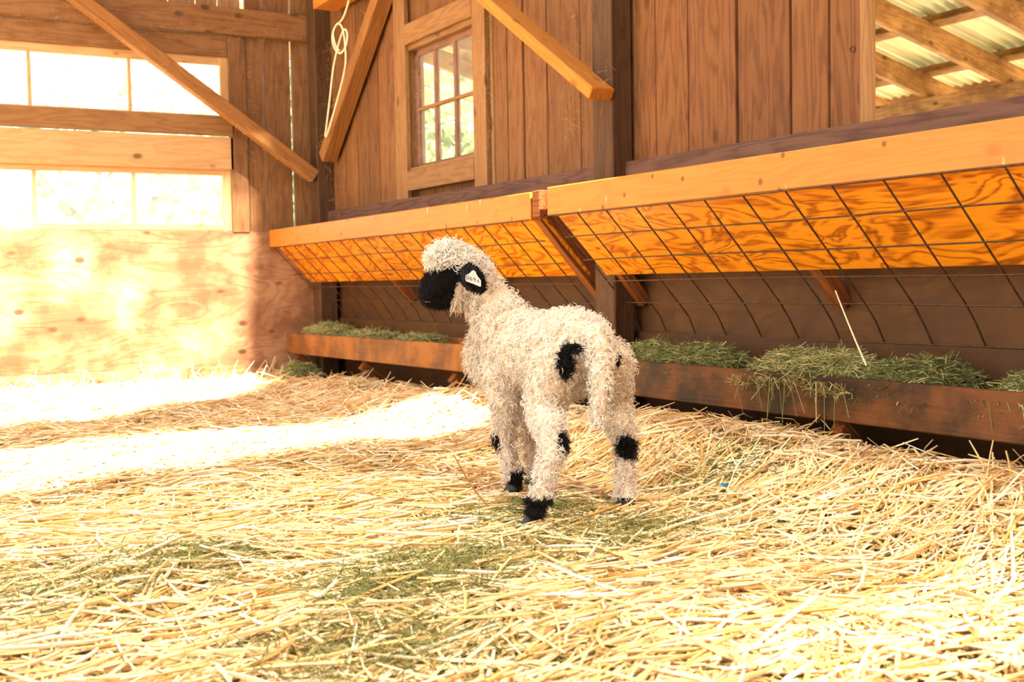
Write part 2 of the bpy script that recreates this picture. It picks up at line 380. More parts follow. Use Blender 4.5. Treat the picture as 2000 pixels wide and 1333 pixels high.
def terrain(x, y):
    x = np.asarray(x, float); y = np.asarray(y, float)
    h = 0.105 * sstep(1.50, 1.97, x) * (1 - 0.52 * sstep(3.4, 4.6, y))
    h = h * (1 - 0.8 * sstep(2.0, 2.12, x))
    h = h + 0.02 * sstep(5.45, 5.75, y)
    amp = 0.010 + 0.004 * sstep(2.4, 3.4, y)
    h = h + amp * (np.sin(x * 3.1 + 1.3) * np.cos(y * 2.7 + .4) + 0.6 * np.sin(x * 7.3 + y * 5.1) + 0.4 * np.cos(y * 11.3 - x * 8.7))
    return h

# ------------------------------------------------------------------ floor (straw bed) and yard
xs = np.linspace(-2.6, 2.3, 120); ys = np.linspace(-1.6, 5.85, 180)
X, Y = np.meshgrid(xs, ys); Z = terrain(X, Y) - 0.012
V = np.stack([X, Y, Z], -1).reshape(-1, 3)
idx = np.arange(len(V)).reshape(X.shape)
F = np.stack([idx[:-1, :-1], idx[:-1, 1:], idx[1:, 1:], idx[1:, :-1]], -1).reshape(-1, 4)
floor = mesh_np('floor', V, F, M['bed'], smooth=True); floor['kind'] = 'structure'
yard = mesh_np('ground', [(-40, -40, -0.10), (60, -40, -0.10), (60, 60, -0.10), (-40, 60, -0.10)], [(0, 1, 2, 3)], M['dirt']); yard['kind'] = 'structure'

# ------------------------------------------------------------------ back wall with the two strip windows (plane y = 5.792)
YB = 5.792
wb = empty('wall_back', (0.5, YB, 0), kind='structure')
YW = (0, 0, 1)
def hb(name, x0, x1, z0, z1, mat, y=YB, th=0.03, par=wb, **k):       # horizontal board on the back wall
    return board(name, (x0, y + th / 2, (z0 + z1) / 2), (x1, y + th / 2, (z0 + z1) / 2), z1 - z0, th, (0, 0, 1), mat, par, **k)
def vb(name, x0, x1, z0, z1, mat, y=YB, th=0.03, par=wb, **k):       # vertical board on the back wall
    return board(name, ((x0 + x1) / 2, y + th / 2, z0), ((x0 + x1) / 2, y + th / 2, z1), x1 - x0, th, (1, 0, 0), mat, par, **k)
hb('plywood_sheet', -2.6, 2.30, 0.104, 0.776, M['wall_ply'], th=0.018)
hb('base_board', -2.6, 2.30, -0.09, 0.108, M['wall_ply'], y=YB - 0.016, th=0.03)
hb('plank', -2.6, 1.745, 1.080, 1.238, M['pale_board'], y=YB - 0.006, th=0.04)
hb('plank', -2.6, 1.742, 1.246, 1.336, M['trim'], y=YB - 0.016, th=0.05)
hb('plank', -2.6, 1.727, 1.632, 1.733, M['back_board'], y=YB - 0.004, th=0.035)
hb('plank', -2.6, 2.132, 1.738, 1.868, M['back_board'], y=YB - 0.036, th=0.06)
vb('plank', 1.730, 1.818, 0.77, 1.735, M['back_board'], y=YB - 0.006, th=0.035)
for x0, x1, m_ in ((1.823, 1.905, 'back_board'), (1.910, 2.050, 'back_board'), (2.059, 2.18, 'back_board')):
    vb('plank', x0, x1, 0.775, 2.95, M[m_], y=YB + 0.004, th=0.022)
x = 1.81
while x > -2.6:
    w = random.uniform(0.10, 0.15); vb('plank', x - w, x - 0.008, 1.872, 2.95, M['roof_board'], y=YB + 0.01, th=0.022); x -= w
# strip windows
def strip_window(name, z0, z1, muntins):
    w = empty(name, (0.5, YB, z0), kind='structure')
    fy = YB + 0.012
    hb('frame_rail', -2.6, 1.700, z1 - 0.018, z1 + 0.022, M['pale_board'], y=fy, par=w)
    hb('frame_rail', -2.6, 1.700, z0 - 0.030, z0, M['pale_board'], y=fy - 0.010, th=0.04, par=w)
    vb('frame_stile', 1.692, 1.732, z0 - 0.03, z1 + 0.022, M['pale_board'], y=fy - 0.004, par=w)
    prev = 1.692
    for mx_ in muntins:
        vb('muntin', mx_ - 0.008, mx_ + 0.008, z0, z1 - 0.018, M['pale_board'], y=fy + 0.004, th=0.02, par=w)
        mesh_np('pane', *box_vf(mx_ + 0.008, prev, fy + 0.016, fy + 0.019, z0, z1 - 0.018), M['glass'], w)
        prev = mx_ - 0.008
    return w
def box_vf(x0, x1, y0, y1, z0, z1):
    V = [(x, y, z) for x in (x0, x1) for y in (y0, y1) for z in (z0, z1)]
    F = [(0, 1, 3, 2), (4, 6, 7, 5), (0, 4, 5, 1), (2, 3, 7, 6), (0, 2, 6, 4), (1, 5, 7, 3)]
    return V, F
mun = [1.258 - 0.446 * k for k in range(9)]
strip_window('window_1', 1.345, 1.610, mun)
strip_window('window_2', 0.808, 1.070, [m_ + 0.004 for m_ in mun])

# ------------------------------------------------------------------ right wall (plane x = 2.22): upright boards, window, opening
XW = 2.22
wr = empty('wall_right', (XW, 3.0, 0), kind='structure')
def rb(name, y0, y1, z0, z1, mat, x=XW, th=0.022, par=wr, dz=0, **k):
    return board(name, (x + th / 2, (y0 + y1) / 2, z0), (x + th / 2, (y0 + y1) / 2 + dz, z1), y1 - y0, th, (0, 1, 0), mat, par, **k)
def rh(name, y0, y1, z0, z1, mat, x=XW, th=0.022, par=wr, **k):
    return board(name, (x + th / 2, y0, (z0 + z1) / 2), (x + th / 2, y1, (z0 + z1) / 2), z1 - z0, th, (0, 0, 1), mat, par, **k)
edges = [5.78, 5.60, 5.50, 5.405, 5.336, 5.205, 5.085, 4.986, 4.85]
for a, b in zip(edges[:-1], edges[1:]):
    g = random.uniform(0.002, 0.008); rb('plank', b + g, a, 0.80, 2.95, M['wall_board'], x=XW + random.uniform(-0.003, 0.004))
for a, b in ((4.86, 4.58), (4.575, 4.33), (4.325, 4.12), (4.115, 3.985)):
    rb('plank', b, a, 0.80, 0.985, M['wall_board'], x=XW + 0.035)
    rb('plank', b, a, 1.56, 2.95, M['wall_board'], x=XW + 0.012)
edges = [3.975, 3.87, 3.756, 3.595, 3.381, 3.20, 3.06]
for a, b in zip(edges[:-1], edges[1:]):
    rb('plank', b + random.uniform(0.004, 0.009), a, 0.80, 2.95, M['wall_board'], x=XW + random.uniform(-0.003, 0.004))
edges = [3.045, 2.957, 2.794, 2.577, 2.366, 2.224, 2.116]
for a, b in zip(edges[:-1], edges[1:]):
    rb('plank', b + random.uniform(0.005, 0.009), a, 0.80, 2.95, M['wall_board_red'], x=XW + random.uniform(-0.003, 0.004))
rb('jamb', 2.086, 2.114, 0.86, 2.95, M['trim'], x=XW - 0.012, th=0.028)
rh('sill_rail', 5.66, 0.5, 0.60, 0.872, M['rail'], x=2.180, th=0.038)
# lower wall behind the feeders
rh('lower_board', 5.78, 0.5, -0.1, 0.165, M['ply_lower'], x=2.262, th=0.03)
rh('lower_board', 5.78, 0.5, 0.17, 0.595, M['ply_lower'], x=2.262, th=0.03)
scr = tube('screw', [(XW - 0.004, 2.145, 1.062), (XW + 0.006, 2.145, 1.062)], 0.008, M['nail'], wr, sides=10)

# posts
def post(y0, y1, x0, x1, z1, label, parent=None):
    o = board('post', ((x0 + x1) / 2, (y0 + y1) / 2, -0.1), ((x0 + x1) / 2, (y0 + y1) / 2, z1), y1 - y0, x1 - x0, (0, 1, 0), M['post'], bevel=0.004)
    return tag(o, label, 'post')
post(5.655, 5.765, 2.132, 2.222, 2.95, 'dark square timber post in the corner where the two barn walls meet')
post(3.068, 3.178, 2.132, 2.209, 2.95, 'dark square timber post on the right wall between the small window and the reddish boards')

# six-pane window
w3 = empty('window_3', (XW, 4.43, 0.95), kind='structure')
rb('frame_stile', 4.735, 4.850, 0.865, 1.95, M['trim'], x=XW - 0.022, par=w3)
rb('frame_stile', 4.010, 4.112, 0.865, 1.95, M['trim'], x=XW - 0.022, par=w3)
rh('frame_rail', 4.113, 4.734, 1.538, 1.625, M['trim'], x=XW - 0.024, par=w3)
rh('frame_rail', 4.113, 4.734, 0.905, 0.990, M['trim'], x=XW - 0.024, par=w3)
rh('stop_bead', 4.113, 4.734, 1.515, 1.537, M['trim'], x=XW - 0.006, th=0.03, par=w3)
rh('stop_bead', 4.113, 4.734, 0.991, 1.006, M['trim'], x=XW - 0.006, th=0.03, par=w3)
sx = 2.250
rb('reveal', 4.745, 4.90, 0.80, 1.98, M['trim'], x=2.2205, th=0.062, par=w3)
rb('reveal', 3.99, 4.075, 0.80, 1.98, M['trim'], x=2.2205, th=0.062, par=w3)
rh('sash_rail', 4.06, 4.76, 1.492, 1.54, M['sash'], x=sx, th=0.03, par=w3)
rh('sash_rail', 4.06, 4.76, 0.985, 1.022, M['sash'], x=sx, th=0.03, par=w3)
rb('sash_stile', 4.712, 4.76, 0.985, 1.54, M['sash'], x=sx, th=0.03, par=w3)
rb('sash_stile', 4.06, 4.11, 0.985, 1.54, M['sash'], x=sx, th=0.03, par=w3)
for y_ in (4.552, 4.368): rb('muntin', y_ - 0.011, y_ + 0.011, 1.02, 1.495, M['sash'], x=sx + 0.002, th=0.02, par=w3)
rh('muntin', 4.11, 4.712, 1.252, 1.266, M['trim'], x=sx - 0.006, th=0.02, par=w3)
ysx = [4.11, 4.357, 4.541, 4.712]; ysl = [(4.11, 4.357), (4.379, 4.541), (4.563, 4.712)]
for (y0, y1) in ysl:
    for (z0, z1) in ((1.022, 1.252), (1.266, 1.492)):
        mesh_np('pane', *box_vf(sx + 0.010, sx + 0.013, y0, y1, z0, z1), M['glass'], w3)

# plate along the top of the right wall
tp = rh('top_plate', 5.47, 0.6, 1.832, 1.95, M['brace_orange'], x=2.06, th=0.12, par=None)
tag(tp, 'orange timber plate running along the top of the right wall above the hanging cord', 'beam')

# diagonal braces
b1 = board('diagonal_brace', (0.86, 5.685, 1.93), (2.125, 5.685, 1.047), 0.066, 0.062, (0.57, 0, 0.82), M['brace'], bevel=0.004)
tag(b1, 'long diagonal brace crossing in front of the upper strip window on the back wall', 'brace')
b2 = board('diagonal_brace', (2.165, 5.60, 1.135), (2.165, 4.74, 1.90), 0.066, 0.078, (0, 0.66, 0.75), M['brace'], bevel=0.004)
tag(b2, 'dusty diagonal brace beside the hanging cord, rising from the corner post', 'brace')
b3 = board('diagonal_brace', (2.085, 3.055, 1.075), (2.085, 4.22, 1.81), 0.040, 0.088, (0, -0.53, 0.85), M['brace_orange'], bevel=0.004)
tag(b3, 'bright orange diagonal brace right of the six-pane window, nailed to the middle post', 'brace')

# ------------------------------------------------------------------ unseen roof, its gaps cut to shape the sun patches
RZ = 3.0
rf = empty('ceiling_sun_mask', (0, 2, RZ), kind='structure')
KX, KY = 0.10 * RZ, 0.70 * RZ
def sun_patch_openings(y):  # made-up roof openings, laid out from the wanted floor patches
    """x-intervals (on the floor) that the sun reaches at floor coordinate y."""
    out = []
    lo1 = lambda x: 3.02 + 0.26 * max(0, min(x, 1.3)); 
    if 2.8 < y < 3.92:
        # lower edge slopes: y = 3.0 + .28 x
        x1 = 3.0 if y > 3.32 else (y - 3.0) / 0.28
        if x1 > -2.2: out.append((-2.2, x1))
    if 3.9 <= y < 5.80:
        # lower edge of the second band: from (.49,4.51) to (1.6,5.25)
        x1 = 1.76 if y > 5.33 else 0.49 + (y - 4.50) / 0.66
        if x1 > -2.2 and not (5.98 < y < 6.14 and False): out.append((-2.2, x1))
    # small holes added to throw soft round patches on the back wall
    for hx, hy, hw in ((1.54, 5.95, 0.12), (0.90, 6.20, 0.10), (1.16, 6.09, 0.07), (0.55, 6.10, 0.14), (0.62, 6.35, 0.10), (1.34, 5.86, 0.07)):
        if abs(y - hy) < 0.075: out.append((hx - hw, hx + hw))
    return sorted(out)
def light_slits(y):  # gaps added between unseen boards to brighten wall, foreground and lamb
    """x-intervals where the roof boards are narrowed to let in weakened sunlight: (x0, x1, gap)."""
    if 5.80 < y < 6.55: return [(-2.2, 1.76, 0.058)]
    if y < 1.35: return [(-2.2, 0.95, 0.0185), (0.95, 1.9, 0.030)]
    if y < 3.05: return [(-2.2, 1.9, 0.0170)]
    return []
bw = 0.1
y = -1.6
while y < 5.8:
    fy = y + bw / 2 + KY
    ops = [(a - 0 + KX, min(b + KX, 2.9)) for a, b in sun_patch_openings(fy)]
    cuts = [(-2.6, 2.36)]
    for a, b in ops:
        nc = []
        for c, d in cuts:
            if a > c + 0.02: nc.append((c, min(a, d)))
            if b < d - 0.02: nc.append((max(b, c), d))
            if b <= c or a >= d: nc = [q for q in nc if q != (c, min(a, d))] + [(c, d)]
        cuts = nc
    for c, d in cuts:
        segs = [(c, d, 0.001)]
        for p, q, gp in light_slits(fy):
            p, q = p + KX, q + KX; ns = []
            for e, f_, g_ in segs:
                if q <= e or p >= f_: ns.append((e, f_, g_)); continue
                if e < p: ns.append((e, p, g_))
                ns.append((max(e, p), min(f_, q), gp))
                if f_ > q: ns.append((q, f_, g_))
            segs = ns
        for e, f_, g_ in segs:
            if f_ - e > 0.03:
                board('plank', (e, y + bw / 2, RZ), (f_, y + bw / 2, RZ), bw - g_, 0.02, (0, 1, 0), M['roof_board'], rf)
    y += bw
# gable ends of the light: boards that cover the back eave
board('plank', (-2.6, 5.83, RZ), (2.36, 5.83, RZ), 0.08, 0.02, (0, 1, 0), M['roof_board'], rf)

wf = empty('wall_front_light_block', (0, -1.65, 1.5), kind='structure')  # unseen wall added behind the camera to keep light out
for k in range(12):
    board('plank', (-2.6, -1.66, 0.0 + 0.25 * k + 0.02), (2.36, -1.66, 0.0 + 0.25 * k + 0.02), 0.246, 0.025, (0, 0, 1), M['back_board'], wf)

# ------------------------------------------------------------------ lean-to beyond the right wall
lt = empty('lean_to_roof', (4.3, 4, 2.2), kind='structure')
def zr(x): return 1.665 + 0.25 * (6.3 - x)
for k in range(-11, 9):
    yy = 4.84 + 0.59 * k + 0.02
    board('rafter', (2.30, yy, zr(2.30) + 0.072), (6.62, yy, zr(6.62) + 0.072), 0.14, 0.042, (0.24, 0, 0.97), M['rafter'], lt)
for k in range(7):
    xx = 6.30 - 0.62 * k
    board('purlin', (xx, -2.0, zr(xx) + 0.168), (xx, 8.5, zr(xx) + 0.168), 0.09, 0.042, (1, 0, -0.25), M['rafter'], lt)
board('eave_beam', (6.34, -2.0, 1.612), (6.34, 8.5, 1.612), 0.11, 0.08, (0, 0, 1), M['rafter'], lt)
board('eave_board', (6.70, -2.0, 1.70), (6.70, 8.5, 1.70), 0.16, 0.03, (0, 0, 1), M['roof_board'], lt)
sheets = []
yy = -2.0
while yy < 8.5:
    w = 0.80; ny = 61; us = np.linspace(0, w, ny)
    zc = 0.016 * np.cos(us / 0.075 * 2 * np.pi)
    Vt = []; 
    for xx in (2.30, 6.78):
        for u_, c_ in zip(us, zc): Vt.append((xx, yy + u_, zr(xx) + 0.212 + c_))
    Ft = [(i, i + 1, ny + i + 1, ny + i) for i in range(ny - 1)]
    sheets.append(mesh_np('roof_sheet', Vt, Ft, M['sheet'], lt, smooth=True)); yy += w - 0.04
for yy in (3.0, 5.4, 7.8):
    p_ = board('post', (6.34, yy, -0.1), (6.34, yy, 1.56), 0.1, 0.1, (0, 1, 0), M['rafter'], lt)

# trees outside
def tree(loc, h, r, n, label, seed, group='trees outside the barn', ls=1.0):
    rg = np.random.default_rng(seed)
    t = empty('tree', loc, label, 'tree', group=group)
    L = Vector(loc)
    k = np.linspace(0, 1, 8)
    tube('trunk', np.stack([L.x + 0.15 * np.sin(k * 3 + seed), L.y + 0 * k, L.z + k * h * 0.7], -1), 0.09 * h / 4, M['rafter'], t, sides=8, taper=1 - 0.6 * k)
    c = rg.normal(size=(n, 3)); c /= np.linalg.norm(c, axis=1)[:, None]; c *= rg.uniform(0.3, 1, (n, 1)) ** 0.5
    P0 = np.array(loc) + np.array([0, 0, h * 0.62]) + c * np.array([r, r, h * 0.42]) * (1 + 0.25 * np.sin(c[:, :1] * 7 + seed) * np.cos(c[:, 1:2] * 6))
    d = rg.normal(size=(n, 3)); d /= np.linalg.norm(d, axis=1)[:, None]
    s = np.linspace(0, 1, 3)[None, :, None]
    P = P0[:, None] + d[:, None] * s * 0.14 * ls
    Vv, Ff = strands(P, np.tile(ls * np.array([0.01, 0.05, 0.008]), (n, 1)), sides=2)
    mesh_np('foliage', Vv, Ff, M['leaf_far' if ls > 1 else 'leaf'], t, tint=np.repeat(rg.uniform(0, 1, n), 6)).__setitem__('kind', 'stuff')
tree((6.3, 11.2, -0.1), 3.0, 1.5, 5000, 'bushy green tree seen through the right half of the six-pane window', 3)
tree((5.6, 15.2, -0.1), 3.6, 1.7, 5000, 'bushy green tree seen through the left half of the six-pane window', 4)
for i, (tx, ty, th_, tl) in enumerate(((0.6, 30, 6.0, 'pale tree faintly visible through the leftmost strip window panes'), (6.6, 33, 7.0, 'pale tree faintly visible through the right-hand strip window panes'))):
    tree((tx, ty, -0.1), th_, 2.8, 5000, tl, 20 + i, ls=3.0)

# ------------------------------------------------------------------ hay feeders
SL = [(1.915, 0.700), (1.977, 0.635), (2.044, 0.565), (2.108, 0.498), (2.172, 0.430), (2.206, 0.388), (2.236, 0.334)]
def feeder(name, ya, yb, zt, label, wires, supports, endb):
    t = empty(name, ((1.915 + 2.2) / 2, (ya + yb) / 2, 0.33), label, 'hay feeder')
    z0 = 0.700 if name else 0
    hd = board('header_board', (1.934, ya, zt - 0.045), (1.934, yb, zt - 0.045), 0.088, 0.038, (0, 0, 1), M['header'], t, bevel=0.003)
    n_ = Vector((0.72, 0, 0.69))
    a0 = Vector((1.945, 0, 0.704)); a1 = Vector((2.128, 0, 0.512))
    m_ = (a0 + a1) / 2 + n_ * 0.012
    wd = (a1 - a0)
    board('back_panel', (m_.x, ya, m_.z), (m_.x, yb, m_.z), wd.length, 0.012, wd.normalized(), M['ply_orange'], t, bevel=0.001, label='orange varnished plywood panel')
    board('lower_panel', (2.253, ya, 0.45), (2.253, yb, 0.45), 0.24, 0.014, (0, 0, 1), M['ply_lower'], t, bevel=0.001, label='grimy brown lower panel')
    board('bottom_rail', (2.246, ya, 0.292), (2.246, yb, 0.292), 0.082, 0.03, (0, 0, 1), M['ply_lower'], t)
    for y_ in supports:
        s0 = Vector((1.965, y_, 0.715)); s1 = Vector((2.232, y_, 0.415))
        board('support', s0 + Vector((0.014, 0, 0.014)), s1 + Vector((0.008, 0, 0.012)), 0.040, 0.038, (0, 1, 0), M['support'], t, label='slanted wooden support')
    for y_, w_ in endb:
        e0 = Vector((1.927, y_, 0.72)); e1 = Vector((2.21, y_, 0.404))
        board('end_board', e0 + n_ * 0.045, e1 + n_ * 0.045, 0.09, w_, n_, M['support'], t, label='reddish slanted end board')
    g = empty('wire_grid', (2.07, (ya + yb) / 2, 0.5)); inv_parent(g, t)
    lo, hi = min(ya, yb), max(ya, yb)
    base = np.array(SL)
    for y_ in wires:
        # smooth the bend a little
        pts = []
        j = random.uniform(-0.004, 0.004); bend = random.uniform(-0.004, 0.006)
        for q, (x_, z_) in enumerate(SL):
            pts.append((x_ + (bend if q == 5 else 0), y_ + j * q / 6, z_ + (zt - 0.79)))
        tube('wire', pts, 0.0024, M['wire'], g, sides=5)
    for q in (0, 1, 2, 3, 4, 6):
        x_, z_ = SL[q]
        yy_ = np.linspace(lo + 0.01, hi - 0.01, 16)
        pts = [(x_ + 0.0015 * math.sin(v * 5 + q), v, z_ + (zt - 0.79) + 0.0015 * math.cos(v * 4 + q)) for v in yy_]
        pts = [(a - (0.003 if q != 0 else 0.0), b, c) for a, b, c in pts]
        tube('wire', pts, 0.0021, M['wire'], g, sides=5)
    return t
wr_right = [3.072, 2.941, 2.794, 2.652, 2.505, 2.357, 2.21, 2.063, 1.916, 1.768, 1.62, 1.472, 1.325, 1.18, 1.03, 0.88]
wr_left = [5.72, 5.575, 5.43, 5.285, 5.135, 4.985, 4.835, 4.692, 4.55, 4.402, 4.258, 4.115, 3.965, 3.818, 3.675, 3.53, 3.40, 3.27]
feeder('hay_feeder', 5.785, 3.213, 0.783, 'farther orange wooden hay feeder with wire grid, behind the lamb, left of the joint', wr_left, (5.74, 4.79, 4.0), ((3.232, 0.036),))
feeder('hay_feeder', 3.112, 0.55, 0.790, 'nearer orange wooden hay feeder with wire grid, right of the lamb', wr_right, (3.06, 2.20, 1.3), ())
# short end block and post under the joint of the feeders
cap = board('header_end', (1.932, 3.20, 0.742), (1.932, 3.155, 0.742), 0.085, 0.036, (0, 0, 1), M['support'], bevel=0.003)
inv_parent(cap, bpy.data.objects['hay_feeder'])

# ------------------------------------------------------------------ feed troughs
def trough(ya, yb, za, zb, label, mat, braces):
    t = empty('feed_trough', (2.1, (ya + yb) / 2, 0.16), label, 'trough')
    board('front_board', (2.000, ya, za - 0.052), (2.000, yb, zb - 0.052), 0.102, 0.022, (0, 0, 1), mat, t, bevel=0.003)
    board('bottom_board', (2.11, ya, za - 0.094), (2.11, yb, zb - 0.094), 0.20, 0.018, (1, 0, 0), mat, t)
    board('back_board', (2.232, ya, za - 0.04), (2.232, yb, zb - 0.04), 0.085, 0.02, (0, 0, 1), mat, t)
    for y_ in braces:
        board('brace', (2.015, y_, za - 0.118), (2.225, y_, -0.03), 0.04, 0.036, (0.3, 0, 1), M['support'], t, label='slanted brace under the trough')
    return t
trough(5.78, 3.16, 0.262, 0.279, 'farther feed trough with worn orange paint, left of the lamb', M['trough'], (5.70, 4.86, 3.98))
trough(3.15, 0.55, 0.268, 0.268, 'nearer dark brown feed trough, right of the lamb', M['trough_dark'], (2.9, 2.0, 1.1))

# ------------------------------------------------------------------ straw
def straw_set(n, xr, yr, lr, wr_, pitch_sd, zmax, seed, hue=(0.1, 1.0)):
    rg = np.random.default_rng(seed)
    x = rg.uniform(*xr, n); y = rg.uniform(*yr, n)
    L = rg.uniform(0, 1, n) ** 1.6 * (lr[1] - lr[0]) + lr[0]
    az = rg.uniform(0, 2 * np.pi, n)
    # a loose common lay of the straw, roughly along the x-axis
    bias = rg.uniform(0, 1, n) < 0.45
    az = np.where(bias, rg.normal(0.25, 0.35, n), az)
    pt = rg.normal(0, pitch_sd, n)
    d = np.stack([np.cos(az) * np.cos(pt), np.sin(az) * np.cos(pt), np.sin(pt)], -1)
    s = np.linspace(-0.5, 0.5, 4)
    bend = rg.normal(0, 0.05, n) * L
    side = np.stack([-np.sin(az), np.cos(az), 0 * az], -1)
    P = np.stack([x, y, 0 * x], -1)[:, None] + d[:, None] * (s[None, :, None] * L[:, None, None]) + side[:, None] * (bend[:, None, None] * (s[None, :, None] ** 2) * 4)
    tz = terrain(P[..., 0], P[..., 1])
    lay = rg.uniform(0, 1, n) ** 1.3 * zmax
    P[..., 2] += tz + lay[:, None] + 0.002 + np.abs(np.sin(pt))[:, None] * L[:, None] * 0.35
    w = rg.uniform(*wr_, n) / 2
    rad = np.tile(w[:, None], (1, 4)); rad[:, 0] *= 0.8; rad[:, -1] *= 0.7
    V_, F_ = strands(P, rad, sides=4)
    tint = np.clip(rg.beta(2.4, 1.4, n) * (hue[1] - hue[0]) + hue[0], 0, 1)
    return V_, F_, np.repeat(tint, 16)
def combine(name, sets, mat, smooth=False):
    Vs, Fs, Ts = [], [], []; o = 0
    for v, f, t in sets:
        Vs.append(v); Fs.append(f + o); Ts.append(t); o += len(v)
    return mesh_np(name, np.concatenate(Vs), np.concatenate(Fs), mat, tint=np.concatenate(Ts), smooth=smooth)
st = combine('straw', [
    straw_set(17000, (-0.35, 2.0), (0.55, 2.7), (0.05, 0.22), (0.0032, 0.0070), 0.06, 0.016, 1),
    straw_set(14000, (-0.6, 2.05), (2.5, 4.3), (0.05, 0.17), (0.0032, 0.0062), 0.08, 0.016, 2),
    straw_set(10000, (-0.6, 2.1), (4.2, 5.78), (0.05, 0.15), (0.0032, 0.0060), 0.12, 0.016, 3),
    straw_set(2600, (1.60, 2.05), (0.9, 5.7), (0.05, 0.15), (0.0022, 0.0042), 0.24, 0.02, 4),
    straw_set(500, (-0.3, 2.0), (5.45, 5.77), (0.06, 0.15), (0.003, 0.006), 0.7, 0.02, 5),
], M['straw'])
tag(st, 'loose golden straw bedding spread over the whole barn floor', 'straw', 'stuff')

def chaff_set(n, xr, yr, seed, green_spots):
    rg = np.random.default_rng(seed)
    x = rg.uniform(*xr, n); y = rg.uniform(*yr, n)
    g = np.zeros(n)
    for cx, cy, r_, a_ in green_spots:
        g = np.maximum(g, a_ * np.exp(-((x - cx) ** 2 + (y - cy) ** 2) / (r_ * r_)))
    L = rg.uniform(0.008, 0.03, n); az = rg.uniform(0, 6.28, n); pt = rg.normal(0, 0.3, n)
    d = np.stack([np.cos(az) * np.cos(pt), np.sin(az) * np.cos(pt), np.sin(pt)], -1)
    s = np.array([-0.5, 0.5])
    P = np.stack([x, y, terrain(x, y) + rg.uniform(0.0, 0.014, n) + 0.002 + g * 0.008 * rg.uniform(0, 1, n)], -1)[:, None] + d[:, None] * s[None, :, None] * L[:, None, None]
    rad = np.tile((rg.uniform(0.0012, 0.0028, n) / 2)[:, None], (1, 2)) * (1 + 0.0 * g[:, None])
    V_, F_ = strands(P, rad, sides=3)
    tint = np.where(rg.uniform(0, 1, n) < 0.15 + g, rg.uniform(0, 0.5, n), rg.uniform(0.4, 1, n))
    return V_, F_, np.repeat(tint, 6)
spots = [(0.92, 1.85, 0.16, 0.9), (0.78, 1.72, 0.12, 0.8), (0.28, 2.0, 0.22, 0.55), (1.28, 2.16, 0.15, 0.6), (0.62, 1.45, 0.15, 0.6), (1.35, 1.9, 0.16, 0.5), (1.75, 2.1, 0.15, 0.45), (0.55, 2.1, 0.12, 0.4)]
rg_ = np.random.default_rng(5)
def spot_chaff(c, n, seed):
    cx, cy, r_, a_ = c
    rg = np.random.default_rng(seed)
    x = rg.normal(cx, r_ * 0.7, n); y = rg.normal(cy, r_ * 0.55, n)
    L = rg.uniform(0.010, 0.04, n); az = rg.uniform(0, 6.28, n); pt = rg.normal(0, 0.35, n)
    d = np.stack([np.cos(az) * np.cos(pt), np.sin(az) * np.cos(pt), np.sin(pt)], -1)
    P = np.stack([x, y, terrain(x, y) + rg.uniform(0.004, 0.024, n)], -1)[:, None] + d[:, None] * np.array([-0.5, 0.5])[None, :, None] * L[:, None, None]
    V_, F_ = strands(P, np.tile((rg.uniform(0.0010, 0.0022, n) / 2)[:, None], (1, 2)), sides=3)
    return V_, F_, np.repeat(rg.uniform(0, 0.45, n), 6)
ch = combine('chaff', [chaff_set(26000, (-0.4, 2.0), (0.6, 3.2), 6, spots), chaff_set(6000, (-0.3, 2.0), (3.2, 5.7), 7, [])] +
             [spot_chaff(c, int(3400 * c[3]), 40 + i) for i, c in enumerate(spots)], M['chaff'])
tag(ch, 'chopped green and yellow bits of hay scattered among the straw', 'chaff', 'stuff')

# single straws one can point at
def single_straw(a, b, r, label, bend=0.004, mat='straw', name='straw_stalk', tn=0.85):
    a, b = np.array(a), np.array(b); k = np.linspace(0, 1, 7)[:, None]
    pts = a + (b - a) * k + np.array([0.3, 0.2, -1.0]) * bend * (4 * k * (1 - k))
    P = pts[None]; V_, F_ = strands(P, np.full((1, 7), r) * np.linspace(1, 0.7, 7)[None], sides=5)
    o = mesh_np(name, V_, F_, M[mat], tint=np.full(len(V_), tn)); return tag(o, label, 'straw')
single_straw((1.985, 1.882, 0.300), (1.978, 1.968, 0.467), 0.0022, 'long pale straw standing up out of the hay in the nearer trough')
single_straw((1.225, 2.235, 0.004), (1.180, 2.33, 0.118), 0.0022, 'dark bent straw standing beside the front hoof of the lamb', bend=0.02, tn=0.0)
single_straw((1.90, 2.655, 0.10), (1.90, 2.68, 0.235), 0.0022, 'upright straw stalk right of the hind leg, in front of the trough')
single_straw((1.72, 4.05, 0.02), (1.78, 3.93, 0.14), 0.0022, 'slanted pale straw left of the lamb chest, under the trough')
single_straw((1.77, 1.62, 0.07), (1.785, 1.60, 0.135), 0.0020, 'short straw sticking up below the nearer trough at the picture\'s right side')
bl = mesh_np('plastic_scrap', *box_vf(1.655, 1.672, 1.98, 1.988, float(terrain(1.66, 1.98)) + 0.02, float(terrain(1.66, 1.98)) + 0.026), M['blue'])
tag(bl, 'tiny blue scrap lying in the straw near the nearer trough', 'scrap')

